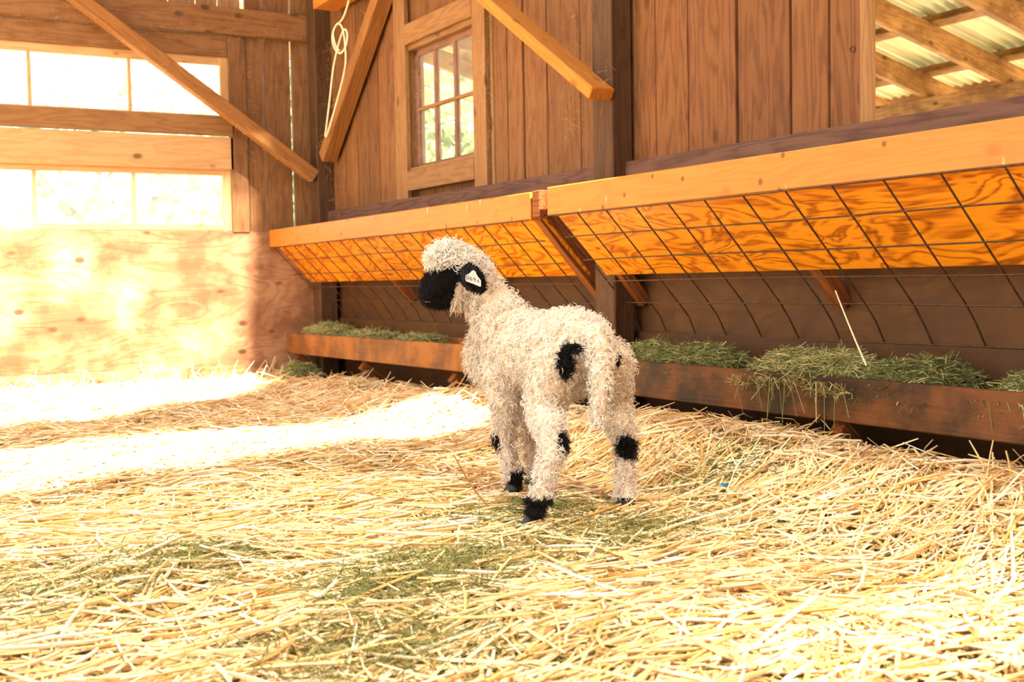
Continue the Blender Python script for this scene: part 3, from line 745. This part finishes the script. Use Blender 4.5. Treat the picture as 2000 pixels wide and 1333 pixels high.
# ------------------------------------------------------------------ hay piles
def hay_pile(x0, x1, y0, y1, zb, ht, n, label, seed, tint=(0.0, 0.8), hang=0.0, name='hay_pile'):
    rg = np.random.default_rng(seed)
    cx, cy = (x0 + x1) / 2, (y0 + y1) / 2; rx, ry = abs(x1 - x0) / 2, abs(y1 - y0) / 2
    t = empty(name, (cx, cy, zb), label, 'hay')
    nu, nv = 22, 12
    Vv = []; 
    def hgt(u, v):   # superellipse mound
        q = (abs(u) ** 3.0 + abs(v) ** 3.0)
        return max(0, 1 - q) ** 0.5 * (0.88 + 0.12 * math.sin(u * 6 + seed) * math.cos(v * 4 + seed * 2))
    for i in range(nu + 1):
        for j in range(nv + 1):
            u, v = -1 + 2 * i / nu, -1 + 2 * j / nv
            Vv.append((cx + v * rx * 0.95, cy + u * ry * 0.96, zb + ht * hgt(u, v) * 0.9))
    Ff = [(i * (nv + 1) + j, (i + 1) * (nv + 1) + j, (i + 1) * (nv + 1) + j + 1, i * (nv + 1) + j + 1) for i in range(nu) for j in range(nv)]
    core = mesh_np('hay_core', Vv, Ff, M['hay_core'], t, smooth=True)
    u = rg.uniform(-1, 1, n); v = rg.uniform(-1, 1, n)
    h = np.array([hgt(a, b) for a, b in zip(u, v)])
    P0 = np.stack([cx + v * rx, cy + u * ry, zb + ht * h], -1)
    az = rg.uniform(0, 6.28, n); pt = rg.normal(0.05, 0.38, n)
    d = np.stack([np.cos(az) * np.cos(pt), np.sin(az) * np.cos(pt), np.sin(pt)], -1)
    L = rg.uniform(0.02, 0.065, n)
    s = np.linspace(-0.4, 0.6, 4)
    P = P0[:, None] + d[:, None] * s[None, :, None] * L[:, None, None]
    P[..., 2] -= (s[None, :] ** 2) * L[:, None] * rg.uniform(0, 0.8, n)[:, None]
    if hang:
        nh = int(n * 0.022)
        P[:nh, :, 0] = (x0 - 0.012 + rg.uniform(-0.01, 0.004, nh))[:, None] + (s[None, :]) * 0.01
        P[:nh, :, 1] = rg.uniform(y0, y1, nh)[:, None] + s[None, :] * rg.normal(0, 0.02, nh)[:, None]
        P[:nh, :, 2] = zb + ht * 0.25 - (s[None, :] + 0.4) * (0.012 + rg.uniform(0, 1, nh) ** 3 * hang * 1.6)[:, None]
    V_, F_ = strands(P, np.tile((rg.uniform(0.0010, 0.0022, n) / 2)[:, None], (1, 4)), sides=3)
    tn = rg.uniform(*tint, n); tn[rg.uniform(0, 1, n) < 0.08] = 1.0
    b = mesh_np('hay_blades', V_, F_, M['hay'], t, tint=np.repeat(tn, 12)); b['kind'] = 'stuff'
    return t
hay_pile(2.00, 2.22, 2.42, 3.03, 0.235, 0.085, 3600, 'green hay flake in the nearer trough, just right of the lamb', 1, tint=(0.1, 0.75))
hay_pile(1.985, 2.21, 1.93, 2.34, 0.235, 0.088, 3400, 'yellow-green hay flake in the middle of the nearer trough with stalks hanging over the edge', 2, tint=(0.3, 1.0), hang=0.07)
hay_pile(2.00, 2.21, 1.70, 1.98, 0.230, 0.085, 2200, 'dark green hay clump beside the yellow-green flake in the nearer trough', 3, tint=(0.0, 0.6))
hay_pile(2.00, 2.21, 1.15, 1.62, 0.222, 0.095, 2400, 'green hay clump at the right end of the nearer trough', 4, tint=(0.1, 0.8), hang=0.04)
hay_pile(2.01, 2.22, 5.30, 5.70, 0.235, 0.080, 2000, 'yellowish green hay tuft at the far left end of the farther trough', 5, tint=(0.45, 1.0))
hay_pile(2.01, 2.22, 4.72, 5.22, 0.232, 0.062, 1800, 'low middle hay tuft in the farther trough', 6, tint=(0.35, 0.95))
hay_pile(2.02, 2.20, 4.32, 4.60, 0.235, 0.060, 900, 'small hay tuft in the farther trough nearest the lamb\'s nose', 7, tint=(0.35, 0.9))
hay_pile(1.84, 2.00, 5.25, 5.52, 0.015, 0.125, 1800, 'green hay clump on the floor in the corner under the farther trough', 8, tint=(0.1, 0.8))
hay_pile(1.85, 2.12, 4.0, 4.9, 0.03, 0.045, 1800, 'flat dark green hay litter under the farther trough', 9, tint=(0.0, 0.7))

# ------------------------------------------------------------------ hanging cord
kp = [(2.06, 5.00, 1.80), (2.07, 5.06, 1.762), (2.08, 5.15, 1.722), (2.08, 5.25, 1.70), (2.08, 5.28, 1.655), (2.08, 5.25, 1.605), (2.075, 5.17, 1.570), (2.07, 5.09, 1.590), (2.07, 5.07, 1.640), (2.07, 5.11, 1.665),
      (2.08, 5.20, 1.62), (2.085, 5.29, 1.52), (2.09, 5.36, 1.38), (2.095, 5.43, 1.25), (2.10, 5.455, 1.225), (2.10, 5.42, 1.235), (2.09, 5.27, 1.36), (2.08, 5.13, 1.50), (2.07, 5.10, 1.60), (2.07, 5.13, 1.68), (2.075, 5.20, 1.71), (2.08, 5.265, 1.68), (2.085, 5.25, 1.62), (2.085, 5.2, 1.585)]
def catmull(P, m=8):
    P = np.asarray(P, float); out = []
    Q = np.vstack([2 * P[0] - P[1], P, 2 * P[-1] - P[-2]])
    for i in range(1, len(Q) - 2):
        for t in np.linspace(0, 1, m, endpoint=False):
            p0, p1, p2, p3 = Q[i - 1], Q[i], Q[i + 1], Q[i + 2]
            out.append(0.5 * ((2 * p1) + (-p0 + p2) * t + (2 * p0 - 5 * p1 + 4 * p2 - p3) * t * t + (-p0 + 3 * p1 - 3 * p2 + p3) * t ** 3))
    out.append(P[-1]); return np.array(out)
cord = tube('cord', catmull(kp), 0.0042, M['cord'], sides=8)
tag(cord, 'cream coloured cord hanging in loops beside the corner post', 'cord')

# cobwebs and dust fuzz on the timbers
def fuzz(segs, n, seed, L=(0.01, 0.05)):
    rg = np.random.default_rng(seed); Ps = []
    n0 = n
    for (a, b, sp_) in segs:
        a, b = np.array(a), np.array(b); n = int(n0 * np.linalg.norm(b - a))
        k = rg.uniform(0, 1, (n, 1)); p = a + (b - a) * k + rg.normal(0, sp_, (n, 3))
        d = rg.normal(size=(n, 3)); d[:, 2] -= 0.4; d /= np.linalg.norm(d, axis=1)[:, None]
        e = rg.normal(size=(n, 3)) * 0.5
        s = np.linspace(0, 1, 5)[None, :, None]; ll = rg.uniform(*L, (n, 1, 1))
        Ps.append(p[:, None] + d[:, None] * s * ll + e[:, None] * ll * s * s)
    P = np.concatenate(Ps)
    V_, F_ = strands(P, np.full(P.shape[:2], 0.00042), sides=3)
    return V_, F_
V_, F_ = fuzz([((0.9, 5.65, 1.85), (2.1, 5.65, 1.02), 0.012), ((0.7, 5.75, 1.74), (2.1, 5.74, 1.74), 0.012), ((1.83, 5.76, 1.1), (1.83, 5.76, 1.7), 0.01), ((2.12, 5.60, 1.2), (2.2, 4.8, 1.85), 0.02),
               ((2.2, 5.6, 0.9), (2.2, 5.6, 1.7), 0.012), ((2.2, 3.99, 0.9), (2.2, 3.99, 1.6), 0.012), ((2.1, 3.06, 1.05), (2.12, 3.07, 1.2), 0.004), ((2.24, 4.7, 1.05), (2.24, 4.7, 1.5), 0.012), ((2.18, 3.38, 0.95), (2.21, 3.38, 1.5), 0.012)], 130, 5, L=(0.008, 0.03))
cw = mesh_np('cobwebs', V_, F_, M['cobweb']); tag(cw, 'dusty cobweb threads clinging to the braces, posts and window frames', 'cobweb', 'stuff')

# ------------------------------------------------------------------ the lamb
HC = np.array([1.302, 2.500, 0.527])                     # middle of the skull
LEFT = np.array([-0.848, 0.530, 0.0])                    # the way the muzzle points
TOC = np.array([-0.53, -0.848, 0.0])                     # the left cheek's outward side
lamb = empty('lamb', (1.40, 2.28, 0.0), 'curly cream-white lamb with black face, black ears and black knee patches standing on the straw', 'lamb')

bm = bmesh.new()
def ell(c, r, rot=None, seg=20):
    m_ = Matrix.Translation(Vector(c)) @ ((rot or Matrix.Identity(3)).to_4x4()) @ Matrix.Diagonal((*((r, r, r) if np.isscalar(r) else r), 1))
    bmesh.ops.create_uvsphere(bm, u_segments=seg, v_segments=seg // 2 + 2, radius=1, matrix=m_)
def limb(pts, rs, n=7):
    for (a, b, ra, rb_) in zip(pts[:-1], pts[1:], rs[:-1], rs[1:]):
        a, b = Vector(a), Vector(b)
        for k in range(n + 1):
            t = k / n; ell(a.lerp(b, t), ra + (rb_ - ra) * t, seg=12)
ell((1.405, 2.155, 0.352), (0.066, 0.080, 0.078))
ell((1.405, 2.20, 0.365), (0.070, 0.080, 0.072))
ell((1.410, 2.29, 0.338), (0.074, 0.11, 0.086))
ell((1.400, 2.39, 0.338), (0.070, 0.09, 0.096))
ell((1.385, 2.45, 0.330), (0.064, 0.075, 0.092))
ell((1.372, 2.50, 0.325), (0.055, 0.055, 0.075))
ell((1.405, 2.25, 0.285), (0.056, 0.12, 0.05))
limb([(1.385, 2.44, 0.385), (1.372, 2.485, 0.44), (1.345, 2.495, 0.490), (1.318, 2.50, 0.520)], [0.068, 0.055, 0.046, 0.044])
ell(HC, 0.047)
Rm = Matrix(((LEFT[0], -TOC[0], 0), (LEFT[1], -TOC[1], 0), (0, 0, 1)))
def H(l, s, z): return HC + LEFT * l + TOC * s + np.array([0, 0, z])     # head frame: forward, left side, up
limb([H(0.02, 0, -0.004), H(0.055, 0, -0.030), H(0.078, 0, -0.052)], [0.044, 0.036, 0.031])
ell(H(0.076, 0, -0.042), (0.022, 0.024, 0.026), Rm)
ell(H(0.058, 0, -0.070), (0.036, 0.022, 0.021), Rm)      # jaw
ell(H(0.077, 0, -0.022), (0.023, 0.024, 0.024), Rm)
ell(H(0.075, 0, -0.066), (0.023, 0.021, 0.021), Rm)
ell(H(0.034, 0, 0.030), (0.045, 0.040, 0.030), Rm)       # brow
ell(H(0.030, 0, -0.056), (0.036, 0.028, 0.030), Rm)
# legs (hip > stifle > hock > fetlock > toe ; shoulder > elbow > knee > fetlock > toe)
limb([(1.345, 2.15, 0.315), (1.320, 2.175, 0.235), (1.280, 2.068, 0.160), (1.236, 2.05, 0.060), (1.206, 2.027, 0.036)], [0.056, 0.040, 0.0235, 0.018, 0.021])
limb([(1.475, 2.15, 0.315), (1.508, 2.185, 0.230), (1.490, 2.112, 0.150), (1.474, 2.088, 0.062), (1.460, 2.066, 0.036)], [0.054, 0.038, 0.0225, 0.017, 0.020])
limb([(1.362, 2.43, 0.285), (1.360, 2.41, 0.215), (1.360, 2.42, 0.130), (1.364, 2.395, 0.062), (1.364, 2.380, 0.038)], [0.046, 0.032, 0.021, 0.0165, 0.020])
limb([(1.445, 2.45, 0.285), (1.450, 2.43, 0.215), (1.452, 2.46, 0.130), (1.454, 2.445, 0.062), (1.454, 2.435, 0.038)], [0.046, 0.032, 0.021, 0.0165, 0.020])
# tail
limb([(1.398, 2.085, 0.385), (1.390, 2.050, 0.335), (1.376, 2.036, 0.27), (1.364, 2.030, 0.198)], [0.026, 0.023, 0.019, 0.011])
me = bpy.data.meshes.new('body_raw'); bm.to_mesh(me); bm.free()
raw = bpy.data.objects.new('body_raw', me); COL.objects.link(raw)
md = raw.modifiers.new('r', 'REMESH'); md.mode = 'VOXEL'; md.voxel_size = 0.0052; md.use_smooth_shade = True
ms = raw.modifiers.new('s', 'SMOOTH'); ms.factor = 0.6; ms.iterations = 7
dg = bpy.context.evaluated_depsgraph_get(); ev = raw.evaluated_get(dg)
bme = bpy.data.meshes.new_from_object(ev); bpy.data.objects.remove(raw)
bme.name = 'body'

def is_black(P):
    P = np.asarray(P); d = P - HC
    l = d @ LEFT; s = d @ TOC; z = P[..., 2]
    face = (l > 0.027 - (z - 0.45) * 0.30) & (z < 0.545 - 0.25 * np.clip(l - 0.05, 0, 1)) & (z > 0.40) & (l < 0.2) & (l > 0.004)
    face |= (z > 0.500) & (z < 0.524) & (l > -0.02) & (l < 0.03) & (s > 0)
    def near(c, r): return (((P - np.array(c)) / np.array(r)) ** 2).sum(-1) < 1
    leg = near((1.300, 2.045, 0.165), (0.022, 0.040, 0.026)) | near((1.478, 2.080, 0.138), (0.032, 0.030, 0.026))
    leg |= near((1.336, 2.435, 0.112), (0.012, 0.03, 0.036))
    feet = (z < 0.058) & (near((1.206, 2.027, 0.03), (0.06, 0.06, 0.06)))
    feet |= (z < 0.034) & (near((1.460, 2.066, 0.02), (0.05, 0.05, 0.06)) | near((1.454, 2.435, 0.02), (0.05, 0.05, 0.06)))
    feet |= (z < 0.055) & near((1.372, 2.375, 0.02), (0.026, 0.05, 0.06))
    rump = ((near((1.332, 2.075, 0.326), (0.019, 0.06, 0.036)) | near((1.345, 2.075, 0.357), (0.024, 0.05, 0.014))) & (P[..., 1] > 2.052 )) | near((1.464, 2.085, 0.327), (0.007, 0.04, 0.016))
    return face | leg | feet | rump

M['skin_white'] = plain('shaded_wool_undercoat', (0.60, 0.46, 0.32), rough=0.9, noise=0.25, nscale=160, bump=0.6)  # undercoat colour darkened to stand for shadow between the curls
M['skin_black'] = plain('black_undercoat', (0.005, 0.004, 0.0035), spec=0.08, rough=0.85, noise=0.4, nscale=120, bump=0.6)
nv = len(bme.vertices); co = np.empty(nv * 3); bme.vertices.foreach_get('co', co); co = co.reshape(-1, 3)
nf = len(bme.polygons); fc = np.array([p.center[:] for p in bme.polygons]); fn = np.array([p.normal[:] for p in bme.polygons]); fa = np.array([p.area for p in bme.polygons])
bme.materials.clear(); bme.materials.append(M['skin_white']); bme.materials.append(M['skin_black'])
bme.polygons.foreach_set('material_index', is_black(fc).astype(np.int32))
bme.polygons.foreach_set('use_smooth', np.ones(nf, bool))
body = bpy.data.objects.new('body', bme); COL.objects.link(body); inv_parent(body, lamb)

def curls(P, N_, length, radius, turns, thick, seed, tint, droop=0.5, K=11, per=2):
    rg = np.random.default_rng(seed); n = len(P)
    g = np.array([0, 0, -1.0]) * droop + rg.normal(size=(n, 3))
    t = g - (g * N_).sum(1)[:, None] * N_; t /= np.linalg.norm(t, axis=1)[:, None] + 1e-9
    b = np.cross(N_, t)
    a1 = rg.uniform(0, np.pi, n)[:, None]; u1 = N_ * np.cos(a1) * 0.8 + b * np.sin(a1)
    a2 = rg.uniform(-0.7, 0.7, n)[:, None]; u2 = t * np.cos(a2) + N_ * np.sin(a2)
    L = rg.uniform(*length, n); R = rg.uniform(*radius, n); TU = rg.uniform(*turns, n) * np.where(rg.uniform(size=n) < .5, 1, -1)
    ph = rg.uniform(0, 6.28, n)
    out = []; rr = []; tt = []
    s = np.linspace(0, 1, K)
    for q in range(per):
        dp = rg.normal(0, 0.0011, (n, 3)); dph = rg.normal(0, 0.25, n)
        th = (ph + dph)[:, None] + 2 * np.pi * TU[:, None] * s[None]
        grow = np.minimum(1, 0.25 + 1.3 * s)[None] * R[:, None]
        th0 = (ph + dph)[:, None]
        C_ = P[:, None] + dp[:, None] - N_[:, None] * 0.002 + N_[:, None] * (L[:, None] * (0.75 * np.sqrt(s))[None])[..., None] + t[:, None] * (L[:, None] * 0.55 * (s ** 1.5)[None])[..., None]
        C_ = C_ + u1[:, None] * (grow * (np.cos(th)) - 0.25 * R[:, None] * np.cos(th0))[..., None] + u2[:, None] * (grow * np.sin(th) - 0.25 * R[:, None] * np.sin(th0))[..., None]
        out.append(C_); rr.append(np.tile((thick * (1.0 - 0.75 * s ** 1.5))[None], (n, 1)) * rg.uniform(0.7, 1.25, n)[:, None]); tt.append(np.clip(tint + rg.normal(0, 0.07, n), 0, 1))
    Pq = np.concatenate(out); Pq[..., 2] = np.maximum(Pq[..., 2], 0.006)
    V_, F_ = strands(Pq, np.concatenate(rr), sides=3)
    return V_, F_, np.repeat(np.concatenate(tt), K * 3)

def sample(mask, n, seed):
    rg = np.random.default_rng(seed)
    ids = np.nonzero(mask)[0]; w = fa[ids] / fa[ids].sum()
    pick = rg.choice(ids, n, p=w)
    return fc[pick] + rg.normal(0, 0.0022, (n, 3)), fn[pick], rg
blk_f = is_black(fc)
zf = fc[:, 2]; lf = (fc - HC) @ LEFT
headf = (zf > 0.50) & (lf > -0.06) & ~blk_f
legf = (zf < 0.22) & ~blk_f
chestf = (fc[:, 1] > 2.46) & (zf < 0.47) & (zf > 0.22) & ~blk_f & (fc[:, 0] < 1.40)
bodyf = ~blk_f & ~headf & ~legf & (zf > 0.03)
sets = []
fleece_plan = [(bodyf, 5600, (0.007, 0.016), (0.0042, 0.0078), (0.6, 1.2), 0.00140, (3, 1.4), 0.5),
               (bodyf, 3800, (0.010, 0.020), (0.0028, 0.0060), (0.7, 1.4), 0.00060, (4, 1.3), 0.5),
               (headf, 1500, (0.012, 0.024), (0.0040, 0.0072), (0.6, 1.2), 0.00135, (5, 1.2), 0.3),
               (headf, 1500, (0.014, 0.028), (0.0026, 0.0056), (0.6, 1.3), 0.00055, (5, 1.2), 0.3),
               (headf & (lf > -0.005) & (zf > 0.545), 520, (0.018, 0.034), (0.0034, 0.0062), (0.5, 1.1), 0.00125, (5, 1.2), 1.2),
               (legf & (zf > 0.02), 2500, (0.008, 0.018), (0.0040, 0.0072), (0.6, 1.15), 0.00135, (3, 1.6), 1.2),
               (legf & (zf > 0.02), 2200, (0.012, 0.022), (0.0028, 0.0060), (0.6, 1.3), 0.00060, (4, 1.4), 1.2),
               (chestf, 1300, (0.014, 0.030), (0.0022, 0.0042), (0.4, 0.9), 0.00100, (2, 2.0), 2.5)]
for i_, (mk, n_c, ln_, ra_, tu_, th_, bt_, dr_) in enumerate(fleece_plan):
    P_, N_, rg = sample(mk, n_c, 100 + i_)
    sets.append(curls(P_, N_, ln_, ra_, tu_, th_, 200 + i_, rg.beta(bt_[0], bt_[1], len(P_)), droop=dr_, K=12, per=1))
fle = combine('fleece', sets, M['wool'], True); inv_parent(fle, lamb); fle['kind'] = 'stuff'; fle['label'] = 'cream curly wool'
bp_ = [(1.5, 0.8)]
faceb = blk_f & (zf > 0.40); otherb = blk_f & (zf < 0.40) & (zf > 0.05)
sets = []
P_, N_, rg = sample(otherb, 1500, 9); sets.append(curls(P_, N_, (0.010, 0.020), (0.002, 0.0045), (0.5, 1.2), 0.0006, 10, rg.uniform(0, 1, len(P_)), droop=0.6))
P_, N_, rg = sample(faceb, 5200, 11); sets.append(curls(P_, N_, (0.004, 0.009), (0.0006, 0.0015), (0.2, 0.5), 0.00045, 12, rg.uniform(0, 1, len(P_)), droop=0.6, K=5, per=1))
P_, N_, rg = sample(blk_f & (zf < 0.05), 1400, 13); sets.append(curls(P_, N_, (0.006, 0.012), (0.001, 0.002), (0.2, 0.6), 0.0005, 14, rg.uniform(0, 1, len(P_)), droop=2.0, K=5, per=1))
bfl = combine('black_patches', sets, M['black_wool']); inv_parent(bfl, lamb); bfl['kind'] = 'stuff'; bfl['label'] = 'black wool on face, knees and rump'

# ears
M['ear'] = plain('black_ear', (0.007, 0.0055, 0.006), spec=0.2, rough=0.55, noise=0.3, nscale=90)
def ear(center, up, side, out_, ln, wd, name='ear'):
    nu, nv_ = 14, 10; Vv = []
    for i in range(nu + 1):
        t = i / nu
        w = wd * (math.sin(math.pi * min(1, 0.10 + t * 0.88)) ** 0.75)
        for j in range(nv_ + 1):
            v = -1 + 2 * j / nv_
            dep = 0.010 * (v * v) * math.sin(math.pi * t) + 0.006 * math.sin(math.pi * t)
            Vv.append(center + up * (ln * (0.5 - t)) + side * (w * v) + out_ * dep)
    Ff = [(i * (nv_ + 1) + j, (i + 1) * (nv_ + 1) + j, (i + 1) * (nv_ + 1) + j + 1, i * (nv_ + 1) + j + 1) for i in range(nu) for j in range(nv_)]
    o = mesh_np(name, Vv, Ff, M['ear'], smooth=True)
    so = o.modifiers.new('t', 'SOLIDIFY'); so.thickness = 0.003
    # short fur round the rim and over the face of the ear
    Pt = np.array(Vv).reshape(nu + 1, nv_ + 1, 3)
    rg = np.random.default_rng(3); n = 1500
    ii = rg.integers(1, nu, n); jj = np.where(rg.uniform(size=n) < .6, np.where(rg.uniform(size=n) < .5, 0, nv_), rg.integers(0, nv_ + 1, n))
    P0 = Pt[ii, jj]; c_ = np.asarray(center)
    d = (P0 - c_); d /= np.linalg.norm(d, axis=1)[:, None] + 1e-9; d = d + rg.normal(0, 0.45, (n, 3)) + np.asarray(out_) * 0.3; d /= np.linalg.norm(d, axis=1)[:, None]
    L_ = rg.uniform(0.003, 0.008, (n, 1, 1))
    P = P0[:, None] + d[:, None] * np.linspace(0, 1, 3)[None, :, None] * L_
    V2, F2 = strands(P, np.tile(np.array([0.0006, 0.0005, 0.0002]), (n, 1)), sides=3)
    f = mesh_np('ear_fur', V2, F2, M['black_wool'], tint=np.repeat(rg.uniform(0, 1, n), 9))
    inv_parent(o, lamb); o_loc = o
    f.parent = o; f.location = (0, 0, 0)
    o.location = -lamb.location; f.location = (0, 0, 0)
    return o
UPW = np.array([0, 0, 1.0])
RT = -LEFT
tocam = np.array([-0.50, -0.866, 0.0])
eup = -(RT * 0.62 + np.array([0, 0, -0.80])); eup /= np.linalg.norm(eup)        # from tip (low, right) to root (high, left)
esd = np.cross(eup, tocam); esd /= np.linalg.norm(esd)
EC = np.array([1.288, 2.424, 0.5070])
ear(EC, eup, esd, tocam, 0.078, 0.0235)
eup2 = -(RT * 0.2 + np.array([0, 0, -0.9])); eup2 /= np.linalg.norm(eup2)
ear(H(-0.004, -0.060, -0.012), eup2, np.cross(eup2, -TOC), -TOC, 0.075, 0.022)
# ear tag with its number
def poly_plate(name, pts2, o_, ax, ay, an, th, mat, parent):
    n = len(pts2); Vv = [o_ + ax * x + ay * y for x, y in pts2] + [o_ + ax * x + ay * y + an * th for x, y in pts2]
    bm = bmesh.new(); vs = [bm.verts.new(v) for v in Vv]
    bm.faces.new(vs[:n][::-1]); bm.faces.new(vs[n:])
    for i in range(n): bm.faces.new((vs[i], vs[(i + 1) % n], vs[n + (i + 1) % n], vs[n + i]))
    bmesh.ops.recalc_face_normals(bm, faces=bm.faces)
    me = bpy.data.meshes.new(name); bm.to_mesh(me); bm.free(); me.materials.append(mat)
    o = bpy.data.objects.new(name, me); COL.objects.link(o)
    return inv_parent(o, parent)
# tag outline in photo-like proportions, metres (1 unit = one photographed pixel / 850)
s_ = 1 / 835
outline = [(-15, 0), (-14.5, 6), (-12, 8.2), (-8, 9.5), (-5, 12), (-2.5, 15), (0, 16), (2.5, 15.5), (5, 13), (6.5, 9), (9, 4), (13, -1), (15, -4), (15, -14), (13.5, -16), (0, -10), (-14, -4.5)]
TO = EC + tocam * 0.016 + np.array([0, 0, 0.002]) + RT * 0.000
tagm = poly_plate('ear_tag', [(x * s_, y * s_) for x, y in outline], TO, RT, UPW, tocam, 0.0016, M['tag'], lamb)
tagm['label'] = 'white plastic tag numbered 0694'
SEG = {'0': [[(0, 0), (2, 0), (2.6, 1), (2.6, 4), (2, 5), (0.6, 5), (0, 4), (0, 1), (0.6, 0)]],
       '6': [[(2.4, 4.6), (1.2, 5), (0.2, 3.6), (0, 1.2), (0.8, 0), (2.0, 0), (2.6, 1.2), (2.0, 2.6), (0.3, 2.4)]],
       '9': [[(0.2, 0.3), (1.4, 0), (2.4, 1.4), (2.6, 3.8), (1.8, 5), (0.6, 5), (0, 3.8), (0.6, 2.5), (2.4, 2.8)]],
       '4': [[(2.0, 0), (2.0, 5), (0, 1.7), (2.7, 1.7)]]}
rot = math.radians(-20)
for k, ch_ in enumerate('0694'):
    for pl in SEG[ch_]:
        ox, oy = -12.6 + k * 6.6, -1.5 - k * 0.2
        pts = []
        for x_, y_ in pl:
            X_, Y_ = (ox + x_ * 1.55), (y_ * 1.4 - 1.0)
            xr = X_ ; yr = Y_ - 0.34 * (X_ + 12.6) + 0.6
            pts.append(TO + RT * xr * s_ + UPW * yr * s_ + tocam * 0.0018)
        tube('digit', pts, 0.00075, M['tag_ink'], tagm, sides=4)
tube('rivet', [TO + UPW * 9.5 * s_ + tocam * 0.0014, TO + UPW * 9.5 * s_ + tocam * 0.0024], 0.0011, M['tag_ink'], tagm, sides=8)
# eyes, nostrils, mouth
M['eye'] = plain('dark_wet_eye', (0.01, 0.007, 0.005), rough=0.08, spec=0.8)
M['mouth'] = plain('pinkish_lip', (0.42, 0.24, 0.17), rough=0.6)
def ball(name, c, r, mat, scale=(1, 1, 1)):
    bm = bmesh.new(); bmesh.ops.create_uvsphere(bm, u_segments=14, v_segments=10, radius=r)
    for v in bm.verts: v.co = Vector((v.co.x * scale[0], v.co.y * scale[1], v.co.z * scale[2]))
    me = bpy.data.meshes.new(name); bm.to_mesh(me); bm.free(); me.materials.append(mat)
    me.polygons.foreach_set('use_smooth', np.ones(len(me.polygons), bool))
    o = bpy.data.objects.new(name, me); o.location = Vector(c); COL.objects.link(o); return inv_parent(o, lamb)
ball('eye', H(0.040, 0.036, 0.008), 0.009, M['eye']); ball('eye', H(0.040, -0.036, 0.008), 0.009, M['eye'])
ball('nostril', H(0.097, 0.012, -0.044), 0.004, M['eye'], (1, 1, 0.6)); ball('nostril', H(0.097, -0.012, -0.044), 0.004, M['eye'], (1, 1, 0.6))
tube('lip', [H(0.1015, 0.004, -0.062), H(0.098, 0.012, -0.066), H(0.090, 0.019, -0.070), H(0.078, 0.022, -0.071)], 0.0016, M['mouth'], lamb, sides=6)
# hooves
M['hoof'] = plain('dark_hoof', (0.022, 0.016, 0.013), rough=0.5, noise=0.3, nscale=80)
def hoof(c, yaw_):
    for sgn in (-1, 1):
        bm = bmesh.new(); bmesh.ops.create_uvsphere(bm, u_segments=12, v_segments=8, radius=1)
        for v in bm.verts:
            z = max(v.co.z, -0.4)
            v.co = Vector((v.co.x * 0.0095 + sgn * 0.009, v.co.y * 0.021 * (1 - 0.25 * z) + 0.010, (z + 0.4) * 0.020 * (1 - 0.35 * v.co.y)))
        me = bpy.data.meshes.new('hoof'); bm.to_mesh(me); bm.free(); me.materials.append(M['hoof'])
        me.polygons.foreach_set('use_smooth', np.ones(len(me.polygons), bool))
        o = bpy.data.objects.new('hoof', me); COL.objects.link(o); o.rotation_euler = (0, 0, yaw_); o.location = Vector(c)
        inv_parent(o, lamb)
for c, a in (((1.208, 2.028, 0.006), 0.9), ((1.460, 2.062, 0.006), 0.4), ((1.366, 2.378, 0.006), 0.3), ((1.454, 2.44, 0.006), 0.0)):
    hoof(c, a)
